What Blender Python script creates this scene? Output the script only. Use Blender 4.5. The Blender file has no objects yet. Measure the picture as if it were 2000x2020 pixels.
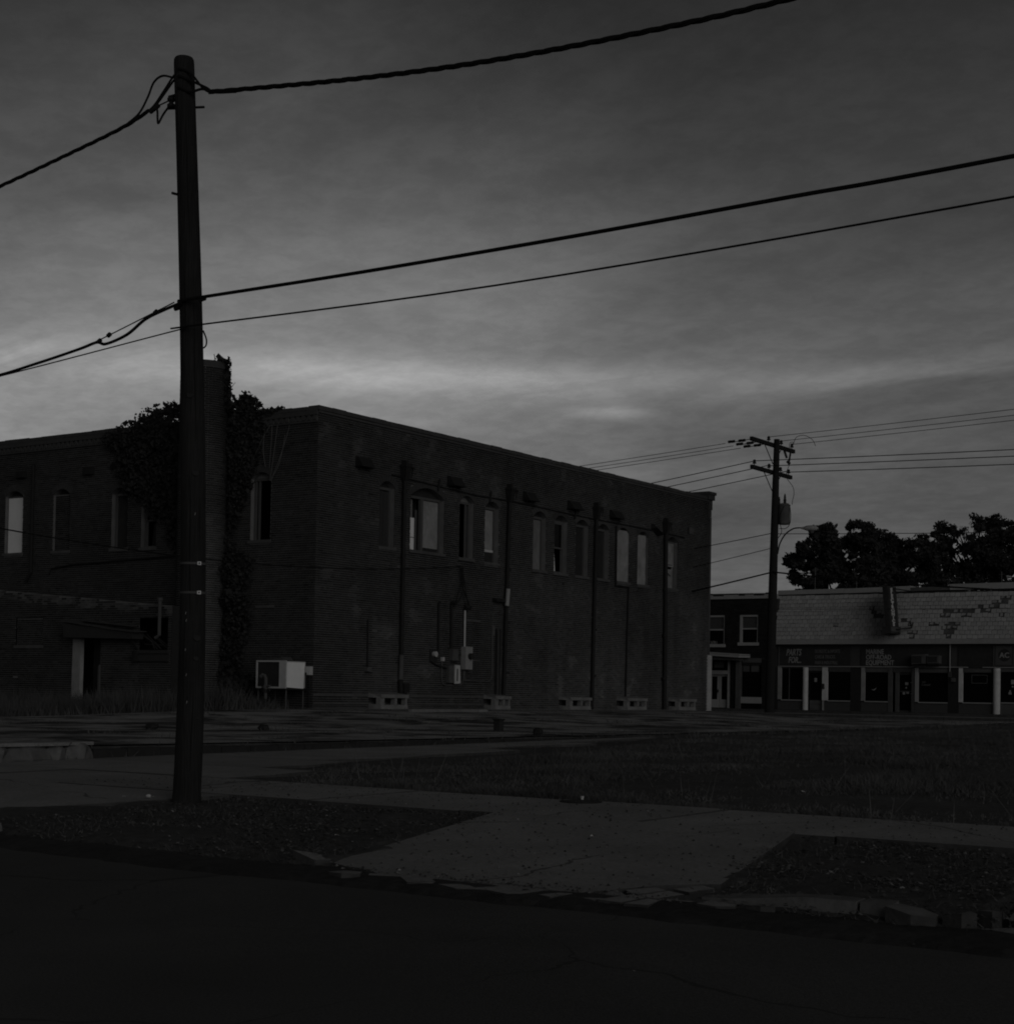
import bpy, math, random
import numpy as np
from mathutils import Matrix, Vector, noise as mnoise

random.seed(7)
rng = np.random.default_rng(7)
SC = bpy.context.scene
COL = SC.collection
PSI = math.radians(34.69)            # camera heading, west of +Y

# ------------------------------------------------------------------ camera
cam_d = bpy.data.cameras.new('camera')
cam = bpy.data.objects.new('camera', cam_d)
COL.objects.link(cam)
cam_d.sensor_fit = 'VERTICAL'
cam_d.sensor_height = 36.0
cam_d.lens = 57.03
cam_d.shift_y = 0.1357
cam_d.clip_end = 3000
cam.matrix_world = (Matrix.Translation((0, 0, 1.25)) @ Matrix.Rotation(PSI, 4, 'Z')
                    @ Matrix.Rotation(math.radians(91.5), 4, 'X') @ Matrix.Rotation(math.radians(1.03), 4, 'Z'))
SC.camera = cam

# ------------------------------------------------------------------ sky and light
SUN_AZ, SUN_EL = math.radians(122), math.radians(16)
world = bpy.data.worlds.new('World')
SC.world = world
world.use_nodes = True
wt = world.node_tree
wt.nodes.clear()


def N(t, kind, **kw):
    n = t.nodes.new(kind)
    for k, v in kw.items():
        if k.startswith('i_'):
            n.inputs[k[2:].replace('_', ' ')].default_value = v
        elif k.startswith('n_'):
            n.inputs[int(k[2:])].default_value = v
        else:
            setattr(n, k, v)
    return n


def math_node(t, op, a, b=None, c=None):
    n = t.nodes.new('ShaderNodeMath')
    n.operation = op
    for i, x in enumerate((a, b, c)):
        if x is None:
            continue
        if isinstance(x, (int, float)):
            n.inputs[i].default_value = x
        else:
            t.links.new(x, n.inputs[i])
    return n.outputs[0]


def build_sky():
    t = wt
    L = t.links.new
    sky = N(t, 'ShaderNodeTexSky', sky_type='NISHITA', sun_disc=False, sun_elevation=SUN_EL,
            sun_rotation=SUN_AZ, air_density=1.2, dust_density=2.0, ozone_density=1.0, altitude=0)
    bw = N(t, 'ShaderNodeRGBToBW')
    L(sky.outputs[0], bw.inputs[0])
    geo = N(t, 'ShaderNodeTexCoord')
    sep = N(t, 'ShaderNodeSeparateXYZ')
    L(geo.outputs['Generated'], sep.inputs[0])
    zc = math_node(t, 'ADD', math_node(t, 'MAXIMUM', sep.outputs[2], 0.0), 0.13)
    cx = math_node(t, 'DIVIDE', sep.outputs[0], zc)
    cy = math_node(t, 'DIVIDE', sep.outputs[1], zc)
    comb = N(t, 'ShaderNodeCombineXYZ')
    L(cx, comb.inputs[0])
    L(cy, comb.inputs[1])

    def layer(scale, detail, rough, dist, rot=0.0, sx=1.0, off=(0, 0)):
        mp = N(t, 'ShaderNodeMapping')
        mp.inputs['Location'].default_value = (off[0], off[1], 0)
        mp.inputs['Rotation'].default_value = (0, 0, rot)
        mp.inputs['Scale'].default_value = (sx, 1, 1)
        L(comb.outputs[0], mp.inputs[0])
        nz = N(t, 'ShaderNodeTexNoise', i_Scale=scale, i_Detail=detail, i_Roughness=rough, i_Distortion=dist)
        L(mp.outputs[0], nz.inputs['Vector'])
        return nz.outputs['Fac']

    big = layer(0.55, 5, 0.55, 0.6, PSI + 0.12, 0.6, CLOUD_A)
    mid = layer(1.7, 7, 0.6, 0.4, PSI + 0.3, 0.7, CLOUD_B)
    fine = layer(15.0, 5, 0.7, 0.2, PSI, 0.9)

    def ramp(fac, a, b, lo, hi):
        m = N(t, 'ShaderNodeMapRange', interpolation_type='SMOOTHSTEP')
        m.inputs['From Min'].default_value = a
        m.inputs['From Max'].default_value = b
        m.inputs['To Min'].default_value = lo
        m.inputs['To Max'].default_value = hi
        L(fac, m.inputs['Value'])
        return m.outputs[0]

    cl = math_node(t, 'MULTIPLY', ramp(big, 0.3, 0.72, 0.66, 1.42), ramp(mid, 0.28, 0.74, 0.84, 1.2))
    cl = math_node(t, 'MULTIPLY', cl, ramp(fine, 0.36, 0.66, 0.94, 1.08))
    # a broken bank of stratus low in the sky and one small bright cloud below it
    streak = layer(2.6, 6, 0.6, 0.5, PSI, 0.18, (3.0, 1.0))
    d = math_node(t, 'DIVIDE', math_node(t, 'SUBTRACT', math_node(t, 'ADD', sep.outputs[2], math_node(t, 'MULTIPLY', streak, 0.02)), 0.203), 0.011)
    bank = math_node(t, 'POWER', 2.718, math_node(t, 'MULTIPLY', math_node(t, 'MULTIPLY', d, d), -1.0))
    bank = math_node(t, 'MULTIPLY', bank, ramp(streak, 0.4, 0.6, 0.0, 0.62))
    ex = math_node(t, 'DIVIDE', math_node(t, 'ADD', math_node(t, 'ADD', math_node(t, 'MULTIPLY', sep.outputs[0], 0.857), math_node(t, 'MULTIPLY', sep.outputs[1], 0.516)), 0.0), 0.022)
    ez = math_node(t, 'DIVIDE', math_node(t, 'SUBTRACT', math_node(t, 'ADD', sep.outputs[2], math_node(t, 'MULTIPLY', mid, 0.008)), 0.1765), 0.0042)
    puff = math_node(t, 'POWER', 2.718, math_node(t, 'MULTIPLY', math_node(t, 'ADD', math_node(t, 'MULTIPLY', ex, ex), math_node(t, 'MULTIPLY', ez, ez)), -1.0))
    puff = math_node(t, 'MULTIPLY', puff, ramp(sep.outputs[1], 0.0, 0.1, 0.0, 0.75))
    cl = math_node(t, 'MULTIPLY', cl, math_node(t, 'ADD', math_node(t, 'ADD', bank, puff), 1.0))
    # an even veil of high cloud over the whole dome, with the afterglow soaking through it
    glow = math_node(t, 'DIVIDE', bw.outputs[0], math_node(t, 'ADD', bw.outputs[0], GLOW_KNEE))
    base = math_node(t, 'ADD', math_node(t, 'MULTIPLY', glow, SKY_GAIN), VEIL)
    # the cloud deck thickens away from the horizon, all the way round
    deck = ramp(sep.outputs[2], *DECK)
    # thinner cloud towards the west, where the last light is
    west = math_node(t, 'ADD', math_node(t, 'MULTIPLY', sep.outputs[0], -0.85), math_node(t, 'MULTIPLY', sep.outputs[1], 0.53))
    val = math_node(t, 'MULTIPLY', math_node(t, 'MULTIPLY', math_node(t, 'MULTIPLY', base, cl), deck), ramp(west, *WEST))
    # afterglow of the sun that has set behind the old building
    gd = N(t, 'ShaderNodeVectorMath', operation='DOT_PRODUCT')
    L(geo.outputs['Generated'], gd.inputs[0])
    gd.inputs[1].default_value = Vector((-0.70, 0.70, 0.22)).normalized()
    val = math_node(t, 'MULTIPLY', val, ramp(gd.outputs['Value'], 0.955, 1.0, 1.0, 1.6))
    bg = N(t, 'ShaderNodeBackground', i_Strength=SKY_STRENGTH)
    L(val, bg.inputs[0])
    out = N(t, 'ShaderNodeOutputWorld')
    L(bg.outputs[0], out.inputs[0])


SKY_GAIN, GLOW_KNEE, VEIL, SKY_STRENGTH = 2.75, 9.0, 0.0, 0.1
CLOUD_A, CLOUD_B = (15.7, 11.12), (-14.05, -10.47)
DECK = (0.12, 0.46, 1.1, 0.40)
WEST = (0.55, 1.0, 0.92, 1.02)
build_sky()
sun_d = bpy.data.lights.new('sun', 'SUN')
sun_d.energy = 0.33
sun_d.angle = math.radians(40)
sun_d.color = (1, 0.985, 0.96)
sun = bpy.data.objects.new('sun', sun_d)
COL.objects.link(sun)
to_sun = Vector((math.sin(SUN_AZ) * math.cos(SUN_EL), math.cos(SUN_AZ) * math.cos(SUN_EL), math.sin(SUN_EL)))
sun.rotation_euler = to_sun.to_track_quat('Z', 'Y').to_euler()

vs = SC.view_settings
vs.view_transform = 'Standard'
vs.look = 'None'
vs.exposure = 0.0
vs.gamma = 1.0
vs.use_curve_mapping = False
SC.cycles.max_bounces = 6
SC.cycles.diffuse_bounces = 3
SC.cycles.filter_width = 1.9

# ------------------------------------------------------------------ materials
MATS = {}


def M(name, v, var=0.25, scale=6.0, rough=0.9, bump=0.0, spec=0.15, attr=False, objrand=0.0, stretch=(1, 1, 1),
      var2=0.0, scale2=0.6):
    """a grey procedural material: fine noise, broad noise, optional per-face tone and per-object tone"""
    if name in MATS:
        return MATS[name]
    m = bpy.data.materials.new(name)
    m.use_nodes = True
    t = m.node_tree
    L = t.links.new
    b = t.nodes['Principled BSDF']
    b.inputs['Roughness'].default_value = rough
    b.inputs['Specular IOR Level'].default_value = spec
    tc = N(t, 'ShaderNodeTexCoord')
    mp = N(t, 'ShaderNodeMapping')
    mp.inputs['Scale'].default_value = stretch
    L(tc.outputs['Object'], mp.inputs[0])
    nz = N(t, 'ShaderNodeTexNoise', i_Scale=scale, i_Detail=6.0, i_Roughness=0.65)
    L(mp.outputs[0], nz.inputs['Vector'])
    f = math_node(t, 'MULTIPLY_ADD', math_node(t, 'SUBTRACT', nz.outputs['Fac'], 0.5), 3.2 * var, 1.0)
    if var2:
        n2 = N(t, 'ShaderNodeTexNoise', i_Scale=scale2, i_Detail=5.0, i_Roughness=0.6, i_Distortion=0.4)
        L(tc.outputs['Object'], n2.inputs['Vector'])
        f = math_node(t, 'MULTIPLY', f, math_node(t, 'MULTIPLY_ADD', math_node(t, 'SUBTRACT', n2.outputs['Fac'], 0.5), 3.2 * var2, 1.0))
    if attr:
        at = N(t, 'ShaderNodeAttribute', attribute_name='tone')
        f = math_node(t, 'MULTIPLY', f, at.outputs['Fac'])
    if objrand:
        oi = N(t, 'ShaderNodeObjectInfo')
        f = math_node(t, 'MULTIPLY', f, math_node(t, 'MULTIPLY_ADD', math_node(t, 'SUBTRACT', oi.outputs['Random'], 0.5), 2 * objrand, 1.0))
    f = math_node(t, 'MAXIMUM', math_node(t, 'MULTIPLY', f, v), 0.002)
    L(f, b.inputs['Base Color'])
    if bump:
        bp = N(t, 'ShaderNodeBump', i_Strength=bump, i_Distance=0.02)
        L(nz.outputs['Fac'], bp.inputs['Height'])
        L(bp.outputs[0], b.inputs['Normal'])
    MATS[name] = m
    return m


BRICK = M('weathered_brick', 0.036, 0.2, 5, attr=True, var2=0.2, scale2=0.35)
BRICK1 = M('loose_brick', 0.055, 0.2, 5, objrand=0.3, var2=0.12, scale2=0.35)
MORTAR = M('lime_mortar', 0.155, 0.3, 3, var2=0.3, scale2=0.3)
SOOT = M('sooty_brickwork', 0.03, 0.35, 9, stretch=(1, 1, 3))
MORTAR_LT = M('chimney_mortar', 0.24, 0.3, 3, var2=0.35, scale2=0.6)
MORTAR_DK = M('sooty_mortar', 0.14, 0.3, 3, var2=0.3, scale2=0.3)
PLASTER = M('worn_parging', 0.085, 0.25, 4, var2=0.3, scale2=0.5)
STONE = M('concrete_cast', 0.17, 0.3, 5, bump=0.3, var2=0.3, scale2=1.2)
ROUGHSTONE = M('rough_stone', 0.12, 0.35, 7, bump=0.6, var2=0.4, scale2=2.5)
COPING = M('coping_tile', 0.06, 0.3, 4)
IRON = M('rusted_iron', 0.022, 0.3, 8, rough=0.7)
GALV = M('galvanised_steel', 0.26, 0.15, 6, rough=0.55, spec=0.4)
GREYBOX = M('grey_enamel', 0.42, 0.15, 6, rough=0.6, spec=0.3)
STOREWHITE = M('grimy_white_paint', 0.5, 0.15, 5, var2=0.2, scale2=1.2)
WHITE = M('white_paint', 0.78, 0.08, 5, rough=0.7, var2=0.08)
OFFWHITE = M('dirty_white_paint', 0.48, 0.18, 7, var2=0.15, scale2=1.5)
WOODW = M('weathered_grey_wood', 0.085, 0.3, 9, stretch=(6, 6, 0.5))
WOODD = M('dark_bare_wood', 0.04, 0.35, 9, stretch=(6, 6, 0.5))
PLY = M('plywood_sheet', 0.24, 0.3, 9, stretch=(5, 5, 0.5), var2=0.4, scale2=1.6)
PLY2 = M('aged_plywood', 0.16, 0.3, 6, stretch=(3, 3, 0.5), var2=0.3, scale2=1.2)
DARKB = M('dark_painted_board', 0.03, 0.3, 6)
UNDERLAY = M('torn_roof_underlay', 0.085, 0.5, 9, var2=0.5, scale2=3.0)
TAR = M('roofing_felt', 0.03, 0.3, 4)
POLE = M('creosoted_pole', 0.026, 0.6, 10, bump=0.9, stretch=(9, 9, 0.25), var2=0.5, scale2=1.1)
POLE2 = M('far_pole_wood', 0.02, 0.3, 9, stretch=(9, 9, 0.35))
CABLE = M('black_cable', 0.012, 0.2, 20, rough=0.7)
def crack(m, scale, width, dark):
    # dark wandering cracks worn into a paving material
    t = m.node_tree
    b = t.nodes['Principled BSDF']
    src = b.inputs['Base Color'].links[0].from_socket
    tc = N(t, 'ShaderNodeTexCoord')
    nz = N(t, 'ShaderNodeTexNoise', i_Scale=1.3, i_Detail=4.0)
    t.links.new(tc.outputs['Object'], nz.inputs['Vector'])
    mx = N(t, 'ShaderNodeVectorMath', operation='MULTIPLY_ADD')
    t.links.new(nz.outputs['Color'], mx.inputs[0])
    mx.inputs[1].default_value = (0.7, 0.7, 0.0)
    t.links.new(tc.outputs['Object'], mx.inputs[2])
    vo = N(t, 'ShaderNodeTexVoronoi', feature='DISTANCE_TO_EDGE', i_Scale=scale)
    t.links.new(mx.outputs[0], vo.inputs['Vector'])
    n2 = N(t, 'ShaderNodeTexNoise', i_Scale=0.5, i_Detail=2.0)
    t.links.new(tc.outputs['Object'], n2.inputs['Vector'])
    w = math_node(t, 'MULTIPLY', math_node(t, 'MAXIMUM', math_node(t, 'SUBTRACT', n2.outputs['Fac'], 0.42), 0.0), width)
    f = math_node(t, 'LESS_THAN', vo.outputs['Distance'], w)
    out = math_node(t, 'MULTIPLY', src, math_node(t, 'MULTIPLY_ADD', f, dark - 1.0, 1.0))
    t.links.new(out, b.inputs['Base Color'])
    return m


ASPHALT = M('old_asphalt', 0.076, 0.55, 70, bump=0.8, var2=0.32, scale2=0.4)
crack(ASPHALT, 0.38, 0.03, 0.6)
CONC = M('footpath_concrete', 0.22, 0.35, 26, bump=0.5, objrand=0.08, var2=0.3, scale2=0.9)
crack(CONC, 0.3, 0.02, 0.45)
GUTTER = M('damp_gutter_dirt', 0.033, 0.5, 12, bump=0.7, var2=0.35, scale2=1.6)
DIRT = M('bare_dirt', 0.06, 0.5, 9, bump=0.7, var2=0.35, scale2=1.1)
GRASS = M('dry_grass', 0.085, 0.4, 1.6, var2=0.6, scale2=0.42)
WEED = M('tall_weeds', 0.07, 0.3, 0.9, var2=0.3, scale2=0.5)
LITTER = M('leaf_litter', 0.11, 0.35, 25, attr=True)
LEAF = M('tree_leaves', 0.035, 0.3, 3, var2=0.3, scale2=0.5)
IVY = M('ivy_leaves', 0.03, 0.35, 5, var2=0.3, scale2=0.8)
BARK = M('bark', 0.035, 0.3, 8)
VINE = M('dead_vine', 0.1, 0.2, 8)
SHINGLE = M('asphalt_shingle', 0.33, 0.18, 12, objrand=0.12, var2=0.12, scale2=0.5)
SHINGLE_S = M('asphalt_shingle_field', 0.33, 0.18, 12, attr=True, var2=0.12, scale2=0.5)
METALTRIM = M('pale_metal_trim', 0.3, 0.12, 3, rough=0.6)
SIGNDK = M('dark_sign_board', 0.035, 0.3, 5, var2=0.3)
LETTER = M('faded_lettering', 0.27, 0.3, 14)
LETTER_DIM = M('very_faded_lettering', 0.13, 0.4, 14)
KNEE = M('painted_knee_wall', 0.06, 0.2, 8)
FARBRICK = M('dark_far_brick', 0.02, 0.3, 8, attr=True)
PAPER = M('paper', 0.6, 0.1, 10)


def lot_material():
    m = bpy.data.materials.new('broken_lot_concrete')
    m.use_nodes = True
    t = m.node_tree
    L = t.links.new
    b = t.nodes['Principled BSDF']
    b.inputs['Roughness'].default_value = 0.9
    b.inputs['Specular IOR Level'].default_value = 0.15
    tc = N(t, 'ShaderNodeTexCoord')
    n1 = N(t, 'ShaderNodeTexNoise', i_Scale=0.55, i_Detail=7.0, i_Roughness=0.68, i_Distortion=0.6)
    n2 = N(t, 'ShaderNodeTexNoise', i_Scale=14.0, i_Detail=5.0, i_Roughness=0.6)
    L(tc.outputs['Object'], n1.inputs['Vector'])
    L(tc.outputs['Object'], n2.inputs['Vector'])
    r = N(t, 'ShaderNodeValToRGB')
    r.color_ramp.elements[0].position = 0.42
    r.color_ramp.elements[0].color = (0.04, 0.04, 0.04, 1)
    r.color_ramp.elements[1].position = 0.56
    r.color_ramp.elements[1].color = (0.30, 0.30, 0.30, 1)
    L(n1.outputs['Fac'], r.inputs[0])
    bw = N(t, 'ShaderNodeRGBToBW')
    L(r.outputs[0], bw.inputs[0])
    f = math_node(t, 'MULTIPLY', bw.outputs[0], math_node(t, 'MULTIPLY_ADD', n2.outputs['Fac'], 0.9, 0.55))
    L(f, b.inputs['Base Color'])
    bp = N(t, 'ShaderNodeBump', i_Strength=0.5, i_Distance=0.03)
    L(n1.outputs['Fac'], bp.inputs['Height'])
    L(bp.outputs[0], b.inputs['Normal'])
    return m


LOT = lot_material()


def glass_material():
    m = bpy.data.materials.new('dusty_window_glass')
    m.use_nodes = True
    t = m.node_tree
    b = t.nodes['Principled BSDF']
    b.inputs['Base Color'].default_value = (0.006, 0.006, 0.006, 1)
    b.inputs['Roughness'].default_value = 0.12
    b.inputs['Specular IOR Level'].default_value = 0.12
    return m


GLASS = glass_material()

# ------------------------------------------------------------------ object helpers
BASE = {}


def link(o, parent=None):
    COL.objects.link(o)
    if parent is not None:
        o.parent = parent
    return o


def tag(o, label=None, cat=None, group=None, kind=None):
    if label: o['label'] = label
    if cat: o['category'] = cat
    if group: o['group'] = group
    if kind: o['kind'] = kind
    return o


def thing(name, label, cat, loc, group=None):
    o = bpy.data.objects.new(name, None)
    o.empty_display_size = 0.3
    link(o)
    o.location = loc
    BASE[o.name] = Vector(loc)
    return tag(o, label, cat, group)


class MB:
    def __init__(s):
        s.v, s.f = [], []

    def add(s, vs, fs):
        k = len(s.v)
        s.v += [tuple(p) for p in vs]
        s.f += [tuple(i + k for i in f) for f in fs]

    def box(s, x0, x1, y0, y1, z0, z1):
        s.add([(x0, y0, z0), (x1, y0, z0), (x1, y1, z0), (x0, y1, z0), (x0, y0, z1), (x1, y0, z1), (x1, y1, z1), (x0, y1, z1)],
              [(0, 3, 2, 1), (4, 5, 6, 7), (0, 1, 5, 4), (1, 2, 6, 5), (2, 3, 7, 6), (3, 0, 4, 7)])
        return s

    def hexa(s, p):
        s.add(p, [(0, 3, 2, 1), (4, 5, 6, 7), (0, 1, 5, 4), (1, 2, 6, 5), (2, 3, 7, 6), (3, 0, 4, 7)])
        return s

    def quad(s, a, b, c, d):
        s.add([a, b, c, d], [(0, 1, 2, 3)])
        return s

    def prism(s, poly, z0, z1):
        """upright prism on a 2-d polygon; z0, z1 numbers or functions of x, y"""
        n = len(poly)
        g0 = z0 if callable(z0) else (lambda x, y: z0)
        g1 = z1 if callable(z1) else (lambda x, y: z1)
        vs = [(x, y, g0(x, y)) for x, y in poly] + [(x, y, g1(x, y)) for x, y in poly]
        fs = [tuple(range(n, 2 * n)), tuple(reversed(range(n)))]
        fs += [(i, (i + 1) % n, (i + 1) % n + n, i + n) for i in range(n)]
        s.add(vs, fs)
        return s

    def tube(s, pts, r, n=8, cap=True):
        pts = [Vector(p) for p in pts]
        rs = r if isinstance(r, (list, tuple)) else [r] * len(pts)
        rings = []
        up = None
        for i, p in enumerate(pts):
            d = (pts[min(i + 1, len(pts) - 1)] - pts[max(i - 1, 0)])
            if d.length < 1e-9:
                d = Vector((0, 0, 1))
            d.normalize()
            if up is None:
                up = Vector((0, 0, 1)) if abs(d.z) < 0.9 else Vector((1, 0, 0))
            a = d.cross(up)
            if a.length < 1e-6:
                a = d.orthogonal()
            a.normalize()
            b = a.cross(d)
            up = b
            rings.append([p + (a * math.cos(q) + b * math.sin(q)) * rs[i] for q in [2 * math.pi * j / n for j in range(n)]])
        vs = [q for g in rings for q in g]
        fs = []
        for i in range(len(pts) - 1):
            for j in range(n):
                k = (j + 1) % n
                fs.append((i * n + j, i * n + k, (i + 1) * n + k, (i + 1) * n + j))
        if cap:
            fs.append(tuple(reversed(range(n))))
            fs.append(tuple(range((len(pts) - 1) * n, len(pts) * n)))
        s.add(vs, fs)
        return s

    def lathe(s, c, prof, n=14):
        """profile of (radius, z) round a vertical axis through c"""
        return s.tube([(c[0], c[1], c[2] + z) for r, z in prof], [max(r, 1e-4) for r, z in prof], n)

    def build(s, name, mat, parent=None, smooth=False, side=None):
        me = bpy.data.meshes.new(name)
        base = BASE.get(parent.name, Vector()) if parent is not None else Vector()
        me.from_pydata([(x - base.x, y - base.y, z - base.z) for x, y, z in s.v], [], s.f)
        me.materials.append(mat)
        if side is not None:
            me.materials.append(side)
            me.polygons.foreach_set('material_index', [0 if p.normal.z > 0.5 else 1 for p in me.polygons])
        if smooth:
            me.polygons.foreach_set('use_smooth', [True] * len(me.polygons))
        o = bpy.data.objects.new(name, me)
        link(o, parent)
        BASE[o.name] = base
        return o


def raw_mesh(name, verts, faces, mat, parent=None, tone=None, k=4):
    """numpy verts (n,3), faces (m,k); tone (m,) stored per face"""
    base = BASE.get(parent.name, Vector()) if parent is not None else Vector()
    verts = np.asarray(verts, dtype=np.float32) - np.array(base, dtype=np.float32)
    faces = np.asarray(faces, dtype=np.int32)
    me = bpy.data.meshes.new(name)
    me.vertices.add(len(verts))
    me.vertices.foreach_set('co', verts.ravel())
    me.loops.add(faces.size)
    me.loops.foreach_set('vertex_index', faces.ravel())
    me.polygons.add(len(faces))
    me.polygons.foreach_set('loop_start', np.arange(0, faces.size, k, dtype=np.int32))
    me.update(calc_edges=True)
    me.shade_flat()
    if tone is not None:
        a = me.attributes.new('tone', 'FLOAT', 'FACE')
        a.data.foreach_set('value', np.asarray(tone, dtype=np.float32))
    me.materials.append(mat)
    o = bpy.data.objects.new(name, me)
    link(o, parent)
    BASE[o.name] = base
    return o


def text(body, size, loc, rot, mat, parent, name='lettering', shear=0.0, align='LEFT', sx=1.0, line=1.0, bold=0.0):
    c = bpy.data.curves.new(name, 'FONT')
    c.body = body
    c.size = size
    c.extrude = 0.006
    c.offset = bold
    c.shear = shear
    c.align_x = align
    c.space_line = line
    c.resolution_u = 3
    c.materials.append(mat)
    tmp = bpy.data.objects.new(name + '_curve', c)
    COL.objects.link(tmp)
    me = bpy.data.meshes.new_from_object(tmp.evaluated_get(bpy.context.evaluated_depsgraph_get()))
    bpy.data.objects.remove(tmp)
    me.name = name
    o = bpy.data.objects.new(name, me)
    link(o, parent)
    base = BASE.get(parent.name, Vector())
    o.location = Vector(loc) - base
    o.rotation_euler = rot
    o.scale = (sx, 1, 1)
    return o


# ------------------------------------------------------------------ terrain
XB, YB = -31.354, 35.458          # street corner of the old brick building
YS = 75.25                        # line of the shop fronts across the street
LOT_X = -17.5                     # edge of the raised lot


def sm(a, b, x):
    t = min(1.0, max(0.0, (x - a) / (b - a)))
    return t * t * (3 - 2 * t)


def lerp_table(tab, x):
    if x <= tab[0][0]:
        return tab[0][1]
    for (x0, y0), (x1, y1) in zip(tab, tab[1:]):
        if x <= x1:
            return y0 + (y1 - y0) * (x - x0) / (x1 - x0)
    return tab[-1][1]


FRONT = [(8.3, -0.03), (8.75, 0.10), (11.6, 0.18), (13.4, 0.2), (16, 0.24), (22, 0.28), (35, 0.38), (50, 0.48), (58, 0.56), (76, 0.6)]


def lotz(x, y):
    q = 0.41 + 0.26 * sm(-19, -31, x) * sm(22, 35, y)
    q -= 0.26 * sm(-31.6, -36, x) * sm(22, 30, y) * (1 - sm(36, 40, y))
    return q


def tz(x, y):
    p = lerp_table(FRONT, y)
    if y < 13.6:
        return p
    l = sm(LOT_X + 0.04, LOT_X - 0.04, x) * sm(13.6, 13.9, y)
    q = lotz(x, y)
    w = sm(56, 62, y)
    q = q * (1 - w) + 0.6 * w
    return p + (max(q, p) - p) * l


def grid(xs, ys, fz):
    xs, ys = np.asarray(xs), np.asarray(ys)
    v = np.array([(x, y, fz(x, y)) for y in ys for x in xs])
    n = len(xs)
    f = [(j * n + i, j * n + i + 1, (j + 1) * n + i + 1, (j + 1) * n + i) for j in range(len(ys) - 1) for i in range(n - 1)]
    return v, f


def rough(a, s, x, y):
    return a * mnoise.noise(Vector((x * s, y * s, 3.1)))


def ground():
    # the earth under and around everything, out to the horizon
    xs = np.concatenate([[-900, -400, -200, -120, -80], np.arange(-56, -18, 1.0), np.arange(-18, -17.2, 0.1), np.arange(-17, 4, 0.25), np.arange(4, 30, 2.0), [60, 120, 300, 900]])
    ys = np.concatenate([[8.3], np.arange(8.4, 13.6, 0.16), np.arange(13.6, 62, 0.5), np.arange(62, 100, 4), [140, 300, 600, 1200]])

    def fz(x, y):
        z = tz(x, y)
        if y < 11.6:
            z += rough(0.035, 1.7, x, y) + rough(0.015, 6, x, y)
            xl = -7.38 - 0.74 * (y - 8.6) / 3
            xr = -4.6 - 0.70 * (y - 9.1) / 2.5 - (0.7 if y < 8.7 else 0)
            if (xl + 0.1 < x < xr - 0.1 and y > 8.45) or (x < -11.45 - 0.45 * max(0, (11.6 - y)) and x < -11.6) or x > -2.85:
                z -= 0.12
        elif y < 13.5:
            z -= 0.09
        elif x > LOT_X:
            z += rough(0.05, 0.8, x, y)
        else:
            z += rough(0.02, 0.6, x, y)
        return z - 0.01
    v, f = grid(xs, ys, fz)
    o = raw_mesh('ground', v, f, DIRT)
    o['kind'] = 'structure'
    # dirt washed up along the edge of the road
    xs = np.arange(-16, 2, 0.08)
    ys = [0.0, 0.12, 0.25, 0.4, 0.6]
    V = []
    for y in ys:
        for x in xs:
            w = rough(0.16, 0.8, x, 7) + rough(0.1, 3.5, x, 2)
            z = (-0.03, 0.012, 0.03, 0.045, 0.03)[ys.index(y)] + rough(0.014, 3, x, y * 3) + rough(0.008, 11, x, y * 5)
            V.append((x, 7.98 + w * (1 - y) + y, z))
    n = len(xs)
    F = [(j * n + i, j * n + i + 1, (j + 1) * n + i + 1, (j + 1) * n + i) for j in range(len(ys) - 1) for i in range(n - 1)]
    o = raw_mesh('gutter', V, F, GUTTER)
    o['kind'] = 'structure'
    # road in the foreground
    xs = np.concatenate([[-900, -200, -60], np.arange(-30, 20, 0.5), [60, 200, 900]])
    ys = [-400, -60, -20, -6, 0, 3, 5, 6.5, 7.5, 8.0, 8.36]

    def rz(x, y):
        e = 0.0
        if y > 8.2:
            e = -0.01
        return -0.012 * max(0, y - 5) / 3 + e + rough(0.008, 0.4, x, y)
    v, f = grid(xs, ys, rz)
    v[-len(xs):, 1] += np.array([rough(0.07, 1.3, x, 0) + rough(0.03, 5, x, 0) for x in xs])
    o = raw_mesh('road', v, f, ASPHALT)
    o['kind'] = 'structure'
    # broken concrete of the lot
    xs = np.concatenate([np.arange(-62, LOT_X - 0.3, 0.7), [LOT_X - 0.08]])
    ys = np.arange(13.95, 58, 0.7)
    v, f = grid(xs, ys, lambda x, y: tz(min(x, LOT_X - 0.08), y) + 0.012 + rough(0.012, 0.6, x, y))
    o = raw_mesh('lot_paving', v, f, LOT)
    o['kind'] = 'structure'
    # cross street between the old building and the shops
    xs = [-160, -80, -50, -40, -30, -20, -10, 0, 60, 200]
    v, f = grid(xs, [60.2, 64, 68, 71.6], lambda x, y: 0.6 + 0.006 * (1 - abs(y - 66) / 6))
    o = raw_mesh('cross_street', v, f, ASPHALT)
    o['kind'] = 'structure'


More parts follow.
